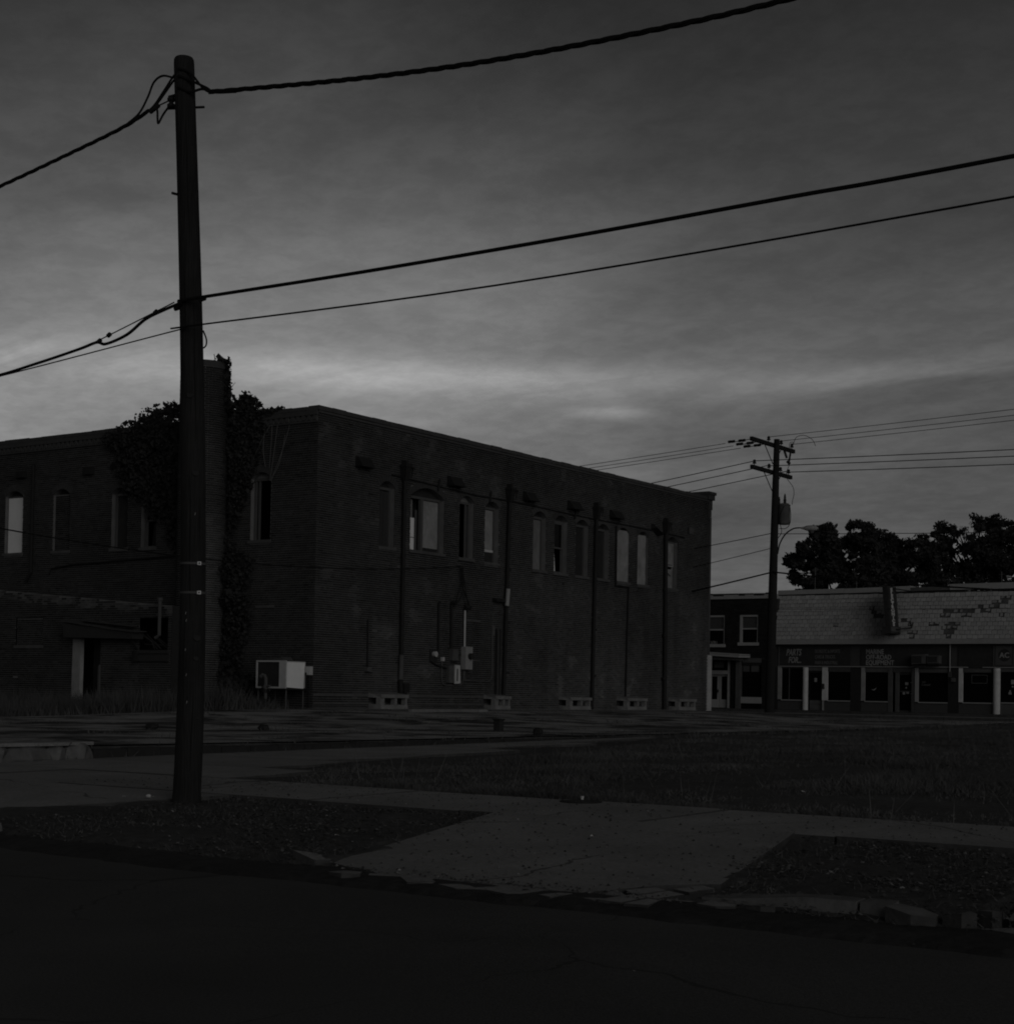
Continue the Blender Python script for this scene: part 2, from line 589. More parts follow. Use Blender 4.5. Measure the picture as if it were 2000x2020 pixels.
def footpaths():
    # footpath slabs, one by one
    root = thing('sidewalk', None, None, (-8, 12.5, 0.2))
    root['kind'] = 'structure'
    x = -21.0
    while x < 7:
        w = 1.78
        dz = random.uniform(-0.008, 0.008)
        poly = [(x + 0.012, 11.63), (x + w - 0.012, 11.63), (x + w - 0.012, 13.38), (x + 0.012, 13.38)]
        MB().prism(poly, 0.02, lambda X, Y: lerp_table(FRONT, Y) + 0.03 + dz).build('slab', CONC, root, side=DIRT)
        x += w
    # driveway apron with its broken lip
    root = thing('driveway_apron', None, None, (-6.3, 10, 0.1))
    root['kind'] = 'structure'
    lip = [(-7.45, 8.78), (-7.38, 8.6), (-7.2, 8.52), (-6.95, 8.5), (-6.82, 8.3), (-6.6, 8.36), (-6.42, 8.2), (-6.2, 8.24), (-6.0, 8.16), (-5.82, 8.22), (-5.62, 8.16),
           (-5.45, 8.24), (-5.33, 8.2), (-5.24, 8.42), (-5.0, 8.86), (-4.78, 9.05), (-4.66, 9.12)]
    top = lambda X, Y: 0.035 + (Y - 8.2) * 0.054
    MB().prism([(-8.12, 11.6), *lip, (-5.3, 11.6)], -0.1, top).build('slab', CONC, root, side=DIRT)
    frags = [[(-5.2, 8.3), (-5.06, 8.26), (-4.98, 8.5), (-5.12, 8.62)], [(-5.03, 8.26), (-4.86, 8.24), (-4.82, 8.46), (-4.95, 8.5)],
             [(-5.08, 8.66), (-4.95, 8.55), (-4.86, 8.78), (-4.97, 8.84)], [(-4.92, 8.53), (-4.78, 8.5), (-4.7, 8.72), (-4.84, 8.78)],
             [(-4.83, 8.22), (-4.68, 8.24), (-4.7, 8.42), (-4.79, 8.44)], [(-4.75, 8.47), (-4.62, 8.4), (-4.52, 8.6), (-4.67, 8.7)],
             [(-4.83, 8.82), (-4.69, 8.76), (-4.62, 8.96), (-4.74, 9.02)], [(-4.64, 8.74), (-4.5, 8.66), (-4.44, 8.84), (-4.58, 8.94)]]
    for p in frags:
        dz = random.uniform(-0.014, 0.002)
        MB().prism(p, -0.08, lambda X, Y: top(X, Y) + dz).build('broken_slab', CONC, root, side=DIRT)
    # second apron at the right-hand edge of the view
    root = thing('neighbouring_apron', None, None, (-1.5, 9.5, 0.1))
    root['kind'] = 'structure'
    MB().prism([(-2.78, 8.86), (-2.5, 8.62), (-2.2, 8.4), (-1.6, 8.3), (0.6, 8.25), (1.2, 11.6), (-2.95, 11.6), (-3.0, 10.0)], -0.1, top).build('slab', CONC, root, side=DIRT)
    MB().prism([(-2.86, 8.62), (-2.62, 8.38), (-2.5, 8.5), (-2.7, 8.74)], -0.08, lambda X, Y: top(X, Y) - 0.02).build('broken_slab', CONC, root, side=DIRT)
    MB().prism([(-2.56, 8.34), (-2.3, 8.2), (-2.2, 8.34), (-2.44, 8.5)], -0.08, lambda X, Y: top(X, Y) - 0.03).build('broken_slab', CONC, root, side=DIRT)
    # wide concrete entrance to the lot on the left
    root = thing('lot_entrance', None, None, (-15, 13, 0.15))
    root['kind'] = 'structure'
    zt = lambda X, Y: 0.03 + 0.055 * (Y - 8.4) if Y < 13.4 else lerp_table(FRONT, Y) + 0.028
    for a, b in ((-30, -24.4), (-24.36, -19.2), (-19.16, -15.2), (-15.16, -12.62)):
        e = -11.3 if b > -13 else b
        MB().prism([(a, 8.5), (b - (0.3 if b > -13 else 0), 8.45), (e, 11.59), (a, 11.59)], -0.1, zt).build('slab', CONC, root, side=DIRT)
    zt2 = lambda X, Y: lerp_table(FRONT, Y) + 0.03
    for y0, y1, xr in ((13.43, 15.1, -13.3), (15.13, 17.0, -14.4), (17.04, 19.5, -14.9), (19.54, 22.4, -15.2), (22.44, 26, -15.9), (26.04, 30, -16.9)):
        MB().prism([(LOT_X + 0.05, y0), (xr + 0.2 * math.sin(y0), y0), (xr + 0.25 * math.sin(y0 * 3), (y0 + y1) / 2), (xr, y1), (LOT_X + 0.05, y1)], 0.1, zt2).build('slab', CONC, root, side=DIRT)
    MB().prism([(-34, 13.43), (LOT_X - 0.03, 13.43), (LOT_X - 0.03, 13.9), (-34, 13.9)], 0.1, zt2).build('slab', CONC, root, side=DIRT)
    # pavement beside and in front of the old building and before the shops
    root = thing('building_pavement', None, None, (-30, 50, 0.6))
    root['kind'] = 'structure'
    zt3 = lambda X, Y: tz(X, Y) + 0.05
    y = YB - 0.6
    while y < 57.4:
        e = XB + 1.55 + random.uniform(-0.25, 0.2)
        MB().prism([(XB + 0.004, y), (e, y), (e + random.uniform(-0.1, 0.1), y + 2.44), (XB + 0.004, y + 2.44)], 0.3, zt3).build('slab', CONC, root, side=DIRT)
        y += 2.46
    x = XB - 6
    while x < -14:
        MB().prism([(x, 57.3), (x + 2.4, 57.3), (x + 2.4, 60.1), (x, 60.1)] if x > XB else [(x, 59.86), (x + 2.4, 59.86), (x + 2.4, 60.1), (x, 60.1)], 0.3, 0.68).build('slab', CONC, root, side=DIRT)
        x += 2.42
    root = thing('shop_pavement', None, None, (-30, 73, 0.6))
    root['kind'] = 'structure'
    x = -50
    while x < -10:
        MB().box(x, x + 2.98, 71.6, YS - 0.01, 0.4, 0.69).build('slab', KNEE, root, side=DIRT)
        x += 3.0


ground()
footpaths()


# ------------------------------------------------------------------ facade frames
class Face:
    """a wall's own axes: u along it, d out of it, z up"""
    def __init__(s, o, u, d):
        s.o, s.u, s.d = Vector(o), Vector(u), Vector(d)

    def p(s, u, d, z):
        q = s.o + s.u * u + s.d * d
        return (q.x, q.y, z)

    def box(s, mb, u0, u1, d0, d1, z0, z1):
        a, b = s.p(u0, d0, z0), s.p(u1, d1, z1)
        mb.box(min(a[0], b[0]), max(a[0], b[0]), min(a[1], b[1]), max(a[1], b[1]), z0, z1)
        return mb

    def np(s, u, d, z):
        u, d = np.asarray(u)[:, None], np.asarray(d)[:, None]
        q = np.array([s.o.x, s.o.y])[None] + u * np.array([s.u.x, s.u.y])[None] + d * np.array([s.d.x, s.d.y])[None]
        return np.concatenate([q, np.asarray(z)[:, None]], 1)


FR = Face((XB, YB, 0), (0, 1, 0), (1, 0, 0))        # long side towards the lot
FL = Face((XB, YB, 0), (-1, 0, 0), (0, -1, 0))      # rear with the chimney
FA = Face((XB, YB - 2.0, 0), (-1, 0, 0), (0, -1, 0))  # low annex
FS = Face((XB, YS, 0), (-1, 0, 0), (0, -1, 0))      # shop fronts

COURSE, BLEN = 0.0677, 0.212


def brick_rects(u0, u1, z0, z1, holes, top=None, seed=0):
    """bricks in running bond clipped to the holes; rows of (u0, u1, z0, z1)"""
    r = random.Random(seed)
    out = []
    nrow = int((z1 - z0) / COURSE)
    for i in range(nrow):
        za = z0 + i * COURSE
        zb = za + COURSE - 0.011
        head = i % 6 == 5
        step = (BLEN + 0.010) / (2 if head else 1)
        u = u0 - (step / 2 if i % 2 else 0)
        hs = [(h[0], h[1]) for h in holes if za + 0.02 < h[3] and zb - 0.02 > h[2]]
        while u < u1:
            a, b = max(u, u0), min(u + step - 0.010, u1)
            u += step
            if top is not None and zb > top((a + b) / 2):
                continue
            for h0, h1 in hs:
                if a < h1 and b > h0:
                    if a >= h0 and b <= h1:
                        a = b
                    elif a < h0:
                        b = h0
                    else:
                        a = h1
            if b - a > 0.03:
                out.append((a, b, za, zb))
    return np.array(out)


BOXF = np.array([(0, 1, 2, 3), (0, 4, 5, 1), (1, 5, 6, 2), (2, 6, 7, 3), (3, 7, 4, 0)])


def brick_mesh(face, rects, name, mat, parent, tone, proud=0.007, d0=0.0, seed=0):
    g = np.random.default_rng(seed)
    n = len(rects)
    a, b, za, zb = rects.T
    pr = d0 + proud + g.normal(0, 0.0018, n)
    back = np.full(n, d0 - 0.012)
    v = np.stack([face.np(a, pr, za), face.np(b, pr, za), face.np(b, pr, zb), face.np(a, pr, zb),
                  face.np(a, back, za), face.np(b, back, za), face.np(b, back, zb), face.np(a, back, zb)], 1).reshape(-1, 3)
    f = (np.arange(n)[:, None, None] * 8 + BOXF[None]).reshape(-1, 4)
    tn = tone((a + b) / 2, (za + zb) / 2, g)
    o = raw_mesh(name, v, f, mat, parent, np.repeat(tn, 5))
    o['kind'] = 'stuff'
    return o


def wall_sheet(face, u0, u1, z0, z1, holes, name, mat, parent, d=0.0, extra=None):
    us = sorted({u0, u1, *[x for h in holes for x in h[:2] if u0 < x < u1]})
    zs = sorted({z0, z1, *[x for h in holes for x in h[2:4] if z0 < x < z1]})
    mb = MB()
    for a, b in zip(us, us[1:]):
        run = None
        for c, e in zip(zs, zs[1:]):
            um, zm = (a + b) / 2, (c + e) / 2
            if any(h[0] < um < h[1] and h[2] < zm < h[3] for h in holes):
                if run:
                    mb.quad(face.p(a, d, run[0]), face.p(b, d, run[0]), face.p(b, d, run[1]), face.p(a, d, run[1]))
                run = None
            else:
                run = (run[0], e) if run else (c, e)
        if run:
            mb.quad(face.p(a, d, run[0]), face.p(b, d, run[0]), face.p(b, d, run[1]), face.p(a, d, run[1]))
    if extra:
        extra(mb)
    return mb.build(name, mat, parent)


def arch_z(u, u0, u1, zc, rise):
    k = (u - (u0 + u1) / 2) / ((u1 - u0) / 2)
    return zc - rise * k * k


def make_window(face, parent, u0, u1, z0, zc, kind, rise=0.17, name='window', reveal=0.2):
    """arched opening: brick arch, reveal, stone sill, wooden frame and whatever closes it"""
    um, hw, zs = (u0 + u1) / 2, (u1 - u0) / 2, zc - rise
    # soffit and spandrels behind the arch ring
    n = 10
    us = [u0 + (u1 - u0) * i / n for i in range(n + 1)]
    mb = MB()
    for a, b in zip(us, us[1:]):
        za, zb = arch_z(a, u0, u1, zc, rise), arch_z(b, u0, u1, zc, rise)
        mb.quad(face.p(a, -0.001, za), face.p(b, -0.001, zb), face.p(b, -0.001, zc), face.p(a, -0.001, zc))
        mb.quad(face.p(a, -0.001, za), face.p(b, -0.001, zb), face.p(b, -reveal - 0.1, zb), face.p(a, -reveal - 0.1, za))
    # reveals
    for u in (u0, u1):
        mb.quad(face.p(u, -0.001, z0), face.p(u, -reveal - 0.1, z0), face.p(u, -reveal - 0.1, zs), face.p(u, -0.001, zs))
    w = mb.build(name, MORTAR_DK, parent)
    # soldier bricks of the arch
    mb = MB()
    m = max(9, int((u1 - u0) / 0.085))
    for i in range(m):
        k0, k1 = i / m + 0.006 / (u1 - u0), (i + 1) / m - 0.006 / (u1 - u0)
        pts = []
        for k, ext in ((k0, 0), (k1, 0), (k1, 1), (k0, 1)):
            u = u0 + (u1 - u0) * k
            sl = -2 * rise * (u - um) / hw ** 2
            L = math.hypot(1, sl)
            pts.append((u - ext * 0.2 * sl / L, arch_z(u, u0, u1, zc, rise) + ext * 0.2 / L))
        mb.hexa([face.p(u, -0.01, z) for u, z in pts] + [face.p(u, 0.014, z) for u, z in pts])
    mb.build('brick_arch', BRICK1, w)
    # stone sill
    face.box(MB(), u0 - 0.05, u1 + 0.05, -reveal - 0.1, 0.05, z0 - 0.1, z0 - 0.001).build('sill', PLASTER, w)
    fw = 0.075
    d0, d1 = -reveal - 0.04, -reveal + 0.045
    zh = zs - 0.06
    fr = MB()
    face.box(fr, u0 + 0.002, u0 + fw, d0, d1, z0, zh)
    face.box(fr, u1 - fw, u1 - 0.002, d0, d1, z0, zh)
    face.box(fr, u0 + 0.002, u1 - 0.002, d0 - 0.003, d1 + 0.003, zh, zh + 0.08)
    fr.build('frame', WOODW if kind != 'bricked' else MORTAR_DK, w)
    mb = MB()                                        # tympanum board under the arch
    top = [(u, arch_z(u, u0, u1, zc, rise) - 0.002) for u in us]
    mb.add([face.p(u, -reveal, zh + 0.08) for u in us] + [face.p(u, -reveal, z) for u, z in top],
           [(i, i + 1, i + n + 2, i + n + 1) for i in range(n)])
    mb.build('tympanum', {'open': PLY2, 'ply': PLY2}.get(kind, DARKB), w)
    a, b = u0 + fw + 0.002, u1 - fw - 0.002
    dm = -reveal - 0.01

    def panel(ua, ub, za, zb, mat, nm='board', d=dm, th=0.018, skew=0.0):
        face_pts = [face.p(ua, d - th, za), face.p(ub, d - th, za), face.p(ub + skew, d - th, zb), face.p(ua + skew, d - th, zb),
                    face.p(ua, d, za), face.p(ub, d, za), face.p(ub + skew, d, zb), face.p(ua + skew, d, zb)]
        return MB().hexa(face_pts).build(nm, mat, w)

    if kind == 'planks':
        k, nb = a, 5
        for i in range(nb):
            wd = (b - a) / nb
            panel(k + 0.006, k + wd - 0.006, z0, zh - random.uniform(0, 0.03), WOODD, 'plank', dm + random.uniform(-0.01, 0.01))
            k += wd
    elif kind == 'dark':
        panel(a, b, z0, zh, DARKB)
    elif kind == 'ply':
        panel(a, b, z0 + 0.02, zh - 0.01, PLY)
    elif kind == 'ply_low':
        panel(a, b, z0 + 0.42, zh - 0.01, PLY)
        panel(a, b, z0 + 0.36, z0 + 0.44, OFFWHITE, 'rail', dm + 0.03)
        panel(a, b, z0, z0 + 0.35, DARKB)
    elif kind == 'old_ply':
        panel(a, b, z0, zh - 0.02, PLY2)
    elif kind == 'new_ply':
        panel(u0 + 0.0, u1 - 0.0, z0 + 0.02, zh + 0.16, PLY, d=-0.05, skew=0.0)
    elif kind == 'warped':
        mb = MB()
        k = 8
        for i in range(k):
            za, zb = z0 + (zh + 0.12 - z0) * i / k, z0 + (zh + 0.12 - z0) * (i + 1) / k
            ja, jb = 0.03 * math.sin(i * 1.9), 0.03 * math.sin((i + 1) * 1.9)
            mb.hexa([face.p(a + ja, -0.09, za), face.p(b + ja * 0.6, -0.09, za), face.p(b + jb * 0.6, -0.09, zb), face.p(a + jb, -0.09, zb),
                     face.p(a + ja, -0.07, za), face.p(b + ja * 0.6, -0.07, za), face.p(b + jb * 0.6, -0.07, zb), face.p(a + jb, -0.07, zb)])
        mb.build('board', PLY, w)
    elif kind in ('sash', 'sash_light', 'sash_broken'):
        zm = (z0 + zh) / 2
        sb = MB()
        for za, zb, dd in ((z0, zm + 0.03, 0.0), (zm - 0.03, zh, 0.032)):
            face.box(sb, a, a + 0.05, dm + dd, dm + dd + 0.03, za, zb)
            face.box(sb, b - 0.05, b, dm + dd, dm + dd + 0.03, za, zb)
            face.box(sb, a + 0.05, b - 0.05, dm + dd, dm + dd + 0.03, za, za + 0.06)
            face.box(sb, a + 0.05, b - 0.05, dm + dd, dm + dd + 0.03, zb - 0.05, zb)
        sb.build('sash', WOODW if kind != 'sash_light' else PLY, w)
        if kind == 'sash_light':
            panel(a + 0.05, b - 0.05, zm + 0.06, zh - 0.05, PLY, 'pane', dm + 0.04, 0.006)
            panel(a + 0.05, b - 0.05, z0 + 0.06, zm - 0.12, PLY, 'pane', dm + 0.01, 0.006)
            MB().tube([face.p(a + 0.08, dm + 0.05, zm - 0.2), face.p(b - 0.2, dm + 0.05, z0 + 0.5)], 0.014).build('broken_bar', DARKB, w)
        else:
            panel(a + 0.05, b - 0.05, zm + 0.02, zh - 0.05, GLASS, 'pane', dm + 0.04, 0.006)
            # shards left in the lower sash
            pts = [(a + 0.05, z0 + 0.12), (a + 0.3, z0 + 0.06), (a + 0.22, z0 + 0.75), (a + 0.05, zm - 0.05)]
            mb = MB()
            mb.add([face.p(u, dm + 0.01, z) for u, z in pts] + [face.p(u, dm + 0.016, z) for u, z in pts], [(0, 1, 2, 3), (4, 5, 6, 7)])
            mb.build('broken_pane', WHITE if kind == 'sash_broken' else GLASS, w)
    elif kind == 'white':
        panel(a - 0.06, b + 0.06, z0 + 0.02, zh + 0.02, WHITE, d=-reveal + 0.06, skew=-0.0)
    elif kind == 'bricked':
        r = brick_rects(u0, u1, z0, zs, [], seed=3)
        wall_sheet(face, u0, u1, z0, zs, [], 'infill', MORTAR_DK, w, d=-0.1)
        brick_mesh(face, r, 'bricks', BRICK, w, lambda u, z, g: 0.7 + 0.15 * g.standard_normal(len(u)), d0=-0.1, seed=5)
    elif kind == 'open':
        sb = MB()                                    # one stile left standing
        ub = u0 + (u1 - u0) * 0.72 if face is FR else u1 - 0.2
        face.box(sb, ub - 0.035, ub + 0.035, dm, dm + 0.04, z0, zh)
        sb.build('stile', WOODW, w)
    elif kind == 'double':
        uc = um - 0.12
        face.box(MB(), uc - 0.06, uc + 0.06, dm - 0.03, dm + 0.08, z0, zh).build('mullion', WOODW, w)
        face.box(MB(), uc - 0.26, uc - 0.2, dm - 0.02, dm + 0.03, z0, zh - 0.35).build('stile', WOODW, w)
        panel(uc + 0.065, b, z0 + 0.14, zh - 0.01, PLY)
        panel(uc + 0.065, b, z0, z0 + 0.13, DARKB)
        panel(a, uc - 0.27, z0 + 1.05, zh, PLY2, 'curtain', dm - 0.1)
        panel(a, uc - 0.27, z0 + 0.43, z0 + 1.04, WHITE, 'pane', dm - 0.02, 0.006)
        panel(a, uc - 0.27, z0 + 0.03, z0 + 0.41, WHITE, 'pane', dm - 0.02, 0.006)
    return w


# ------------------------------------------------------------------ the old brick building
ZT = 9.53
RWIN = [(2.87, 3.61, 5.68, 7.70, 'planks'), (4.40, 6.16, 5.70, 7.71, 'double'), (6.99, 7.77, 5.66, 7.70, 'open'), (8.41, 9.23, 5.62, 7.67, 'ply_low'),
        (11.30, 12.13, 5.59, 7.64, 'old_ply'), (12.66, 13.49, 5.58, 7.63, 'sash_broken'), (14.07, 14.94, 5.57, 7.62, 'dark'), (15.57, 16.40, 5.57, 7.61, 'dark'),
        (17.00, 17.90, 5.55, 7.61, 'new_ply'), (18.52, 19.34, 5.54, 7.60, 'warped'), (20.83, 21.70, 5.55, 7.60, 'sash_light')]
LWIN = [(13.07, 14.00, 5.69, 7.79, 'white'), (10.70, 11.53, 5.69, 7.72, 'bricked'), (7.95, 8.71, 5.67, 7.6, 'dark'), (6.64, 7.33, 5.65, 7.6, 'sash'), (1.80, 2.62, 5.69, 7.72, 'open')]
CH_U, CH_R, CH_D, CH_TOP = 4.05, 0.73, 0.6, 11.02     # round chimney on the rear wall
LEN = 24.37


def old_building():
    b = thing('brick_building', 'derelict two-storey brick building with boarded arched windows and ivy-grown chimney', 'building', (XB, YB, 0.3))
    holes_r = [w[:4] for w in RWIN]
    holes_l = [w[:4] for w in LWIN]

    SILLS = [(q[0], q[1], q[2] - 0.1) for q in RWIN] + [(pu - 0.12, pu + 0.12, 7.4) for pu in (9.69, 15.31, 20.54)]

    def tone_r(u, z, g):
        t = 1.0 + 0.16 * g.standard_normal(len(u))
        for k, (a, zz) in enumerate(zip(u, z)):
            n1 = mnoise.noise(Vector((a * 0.28, zz * 0.45, 1.7)))
            n2 = mnoise.noise(Vector((a * 1.4, zz * 1.8, 5.0)))
            n3 = mnoise.noise(Vector((a * 2.6, zz * 0.22, 8.3)))
            v = (1.0 + 0.4 * n1 + 0.22 * n2 + 0.28 * n3) * (1.0 - 0.22 * sm(7.9, 9.3, zz))
            for wu0, wu1, wz in SILLS:
                if wu0 - 0.1 < a < wu1 + 0.1 and wz - 1.6 < zz < wz:
                    v *= 1.0 - 0.3 * (1 - (wz - zz) / 1.6) * (0.6 + n3)
            v *= 1.0 + 0.5 * sm(8, 15, a) * sm(5.6, 5.0, zz)          # rubbed-back lower wall
            if 2.67 < a < 3.57 and 1.34 < zz < 3.55:
                v *= 1.25 + 0.8 * max(0, n2 + 0.2) * sm(2.5, 3.4, zz)
            if 7.42 < a < 8.25 and 2.34 < zz < 3.6:
                v *= 0.8
            if n2 > 0.42 and n1 > -0.1:
                v *= 1.5
            t[k] *= v
        return np.clip(t, 0.3, 4)

    def tone_l(u, z, g):
        t = 0.92 + 0.15 * g.standard_normal(len(u))
        for k, (a, zz) in enumerate(zip(u, z)):
            t[k] *= 1.0 + 0.3 * mnoise.noise(Vector((a * 0.4, zz * 0.5, 9.7)))
        return np.clip(t, 0.3, 3)

    w = wall_sheet(FR, 0, LEN, 0.3, 9.40, holes_r, 'side_wall', MORTAR, b)
    r = brick_rects(0.0, LEN, 0.62, 9.44, [(h[0], h[1], h[2] - 0.1, h[3] + 0.0) for h in holes_r], seed=1)
    brick_mesh(FR, r, 'bricks', BRICK, w, tone_r, seed=1)
    w2 = wall_sheet(FL, 0, 19.0, 0.2, 9.40, holes_l, 'rear_wall', MORTAR_DK, b)
    r = brick_rects(0.0, 16.0, 0.35, 9.12, [(h[0], h[1], h[2] - 0.1, h[3]) for h in holes_l], seed=2)
    brick_mesh(FL, r, 'bricks', BRICK, w2, tone_l, seed=2)
    # far walls, roof, floor between storeys
    mb = MB()
    mb.quad((XB, YB + LEN, 0.3), (XB - 19, YB + LEN, 0.3), (XB - 19, YB + LEN, 9.4), (XB, YB + LEN, 9.4))
    mb.quad((XB - 19, YB, 0.3), (XB - 19, YB + LEN, 0.3), (XB - 19, YB + LEN, 9.4), (XB - 19, YB, 9.4))
    mb.build('far_wall', DARKB, b)
    MB().box(XB - 18.99, XB - 0.01, YB + 0.01, YB + LEN - 0.01, 8.75, 8.85).build('roof', TAR, b)
    MB().box(XB - 18.98, XB - 0.3, YB + 0.3, YB + LEN - 0.02, 5.0, 5.1).build('upper_floor', DARKB, b)
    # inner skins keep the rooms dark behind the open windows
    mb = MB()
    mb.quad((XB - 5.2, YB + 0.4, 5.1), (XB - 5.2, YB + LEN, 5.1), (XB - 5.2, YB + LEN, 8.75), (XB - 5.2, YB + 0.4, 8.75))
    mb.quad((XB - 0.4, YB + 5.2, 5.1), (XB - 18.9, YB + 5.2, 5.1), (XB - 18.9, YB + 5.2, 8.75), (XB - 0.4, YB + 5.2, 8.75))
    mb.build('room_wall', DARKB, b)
    # coping of tiles along the parapet
    cp = thing_part = None
    mb = MB()
    u = -0.06
    while u < LEN - 0.7:
        e = min(u + 0.62, LEN - 0.3)
        FR.box(mb, u, e - 0.012, -0.34, 0.07 + random.uniform(-0.012, 0.012), 9.402, ZT + random.uniform(-0.012, 0.012))
        u = e
    mb.build('parapet_coping', COPING, b)
    mb = MB()
    u = 0.36
    while u < 19:
        e = u + 0.62
        FL.box(mb, u, e - 0.012, -0.34, 0.09, 9.402, ZT - 0.01 + random.uniform(-0.012, 0.012))
        u = e
    mb.build('parapet_coping', COPING, b)
    # corbelled cornice on the rear wall
    mb = MB()
    FL.box(mb, 0.0, 16, -0.02, 0.05, 9.05, 9.11)
    FL.box(mb, 0.0, 16, -0.02, 0.08, 9.26, 9.40)
    u = 0.05
    while u < 16:
        FL.box(mb, u, u + 0.105, -0.02, 0.07, 9.115, 9.255)
        u += 0.215
    o = mb.build('cornice', BRICK1, b)
    mb = MB()
    FR.box(mb, 0, LEN, -0.02, 0.035, 9.325, 9.40)
    mb.build('cornice', BRICK1, b)
    # street-front return of the cornice at the far corner
    mb = MB()
    FR.box(mb, LEN - 0.28, LEN + 0.3, -2.5, 0.1, 9.41, 9.62)
    FR.box(mb, LEN - 0.3, LEN + 0.36, -2.5, 0.14, 9.62, 9.74)
    FR.box(mb, LEN - 0.1, LEN + 0.2, -2.5, 0.04, 9.0, 9.405)
    FR.box(mb, LEN - 0.1, LEN + 0.14, -2.5, 0.03, 8.72, 8.98)
    mb.build('front_cornice', COPING, b)
    FR.box(MB(), LEN + 0.001, LEN + 0.12, -0.4, 0.05, 3.0, 8.7).build('corner_pier', PLASTER, b)
    mb = MB()
    for i in range(34):
        z = 0.66 + i * 0.0677
        FR.box(mb, LEN - (0.0 if i % 2 else 0.05), LEN + 0.34, -0.3, 0.045, z, z + 0.055)
    FR.box(mb, LEN + 0.02, LEN + 0.32, -0.28, 0.03, 0.62, 2.97)
    mb.build('white_brick_pier', OFFWHITE, b)
    # plinth bands near the ground
    mb = MB()
    FR.box(mb, 0.0, 9.3, -0.01, 0.035, 1.08, 1.14)
    FR.box(mb, 0.0, 9.3, -0.01, 0.045, 0.85, 0.90)
    mb.build('plinth_band', PLASTER, b)
    for u0, u1, z0, z1, k in RWIN:
        make_window(FR, b, u0, u1, z0, z1, k, rise=0.3 if k == 'double' else 0.2)
    for u0, u1, z0, z1, k in LWIN:
        make_window(FL, b, u0, u1, z0, z1, k, rise=0.18)
    # downpipes with cast hoppers
    for ut, zt, ub, zb, rr in ((3.95, 8.42, 3.93, 0.66, 0.062), (9.69, 8.36, 9.52, 0.66, 0.062), (15.31, 8.33, 15.2, 0.62, 0.062), (20.54, 8.28, 20.62, 0.64, 0.078)):
        mb = MB()
        off = 0.12
        if ut < 5:
            mb.tube([FR.p(ut, off, zt - 0.5), FR.p(ut, off, 2.4)], rr, 10)
            mb.tube([FR.p(ut - 0.03, off, 1.6), FR.p(ut + 0.02, off, 1.2), FR.p(ut + 0.1, off + 0.05, 0.66)], rr + 0.02, 10)
        else:
            mb.tube([FR.p(ut, off, zt - 0.5), FR.p((ut + ub) / 2, off, 4.6), FR.p(ub, off, zb)], rr, 10)
        for z in (7.4, 5.4, 3.6, 1.9):
            if ut > 5 or z > 2.5:
                mb.tube([FR.p(ut, off, z), FR.p(ut, off, z + 0.09)], rr + 0.018, 10)
        dp = mb.build('downpipe', IRON, b)
        mb = MB()
        a, c = FR.p(ut - 0.14, 0.0, zt - 0.5), None
        P = lambda u, d, z: FR.p(ut + u, d, zt + z)
        mb.hexa([P(-0.07, 0.05, -0.62), P(0.07, 0.05, -0.62), P(0.07, 0.19, -0.62), P(-0.07, 0.19, -0.62),
                 P(-0.13, 0.012, -0.22), P(0.13, 0.012, -0.22), P(0.13, 0.27, -0.22), P(-0.13, 0.27, -0.22)])
        FR.box(mb, ut - 0.15, ut + 0.15, 0.012, 0.29, zt - 0.22, zt - 0.15)
        FR.box(mb, ut - 0.06, ut + 0.06, 0.012, 0.2, zt - 0.149, zt)
        mb.tube([P(0.1, 0.3, -0.5), P(0.42, 0.12, -0.16)], 0.018, 6)
        mb.tube([P(0.05, 0.1, -0.12), P(0.5, 0.1, -0.2)], 0.03, 6)
        mb.build('rain_hopper', IRON, dp)
        if ut < 5:
            mb = MB()
            mb.tube([FR.p(ut, off, 2.38), FR.p(ut - 0.02, off, 1.62)], rr + 0.012, 10)
            mb.build('pale_section', PLASTER, dp)
            FR.box(MB(), ut - 0.02, ut + 0.24, 0.03, 0.28, 1.22, 1.5).build('clean_out', IRON, dp)
        elif ut < 10:
            mb = MB()
            mb.tube([FR.p(9.56, 0.2, 4.78), FR.p(9.5, 0.2, 4.2)], 0.075, 10)
            mb.build('pale_section', GALV, dp)
            FR.box(MB(), 8.9, 9.5, 0.02, 0.2, 4.32, 4.44).build('side_branch', IRON, dp)
    # thin pipe that jogs under a boarded window
    mb = MB()
    mb.tube([FR.p(u, 0.06, z) for u, z in ((16.83, 7.62), (16.86, 5.36), (17.8, 5.36), (17.74, 3.2), (17.7, 1.22))], 0.035, 8)
    mb.build('waste_pipe', IRON, b)
    # line of conduit clipped along under the hoods
    mb = MB()
    mb.tube([FR.p(u, 0.04, z) for u, z in ((3.4, 7.92), (4.12, 7.89), (5.6, 7.84), (7.91, 7.77), (9.7, 7.8), (10.82, 7.79), (13.0, 7.75), (15.26, 7.72), (18, 7.72), (20.35, 7.7), (22.2, 7.66))], 0.022, 6)
    for u, z in ((5.75, 7.86), (8.6, 7.8), (13.9, 7.76)):
        mb.tube([FR.p(u, 0.06, z - 0.18), FR.p(u + 0.03, 0.09, z + 0.2)], 0.03, 6)
    mb.build('wall_conduit', IRON, b)
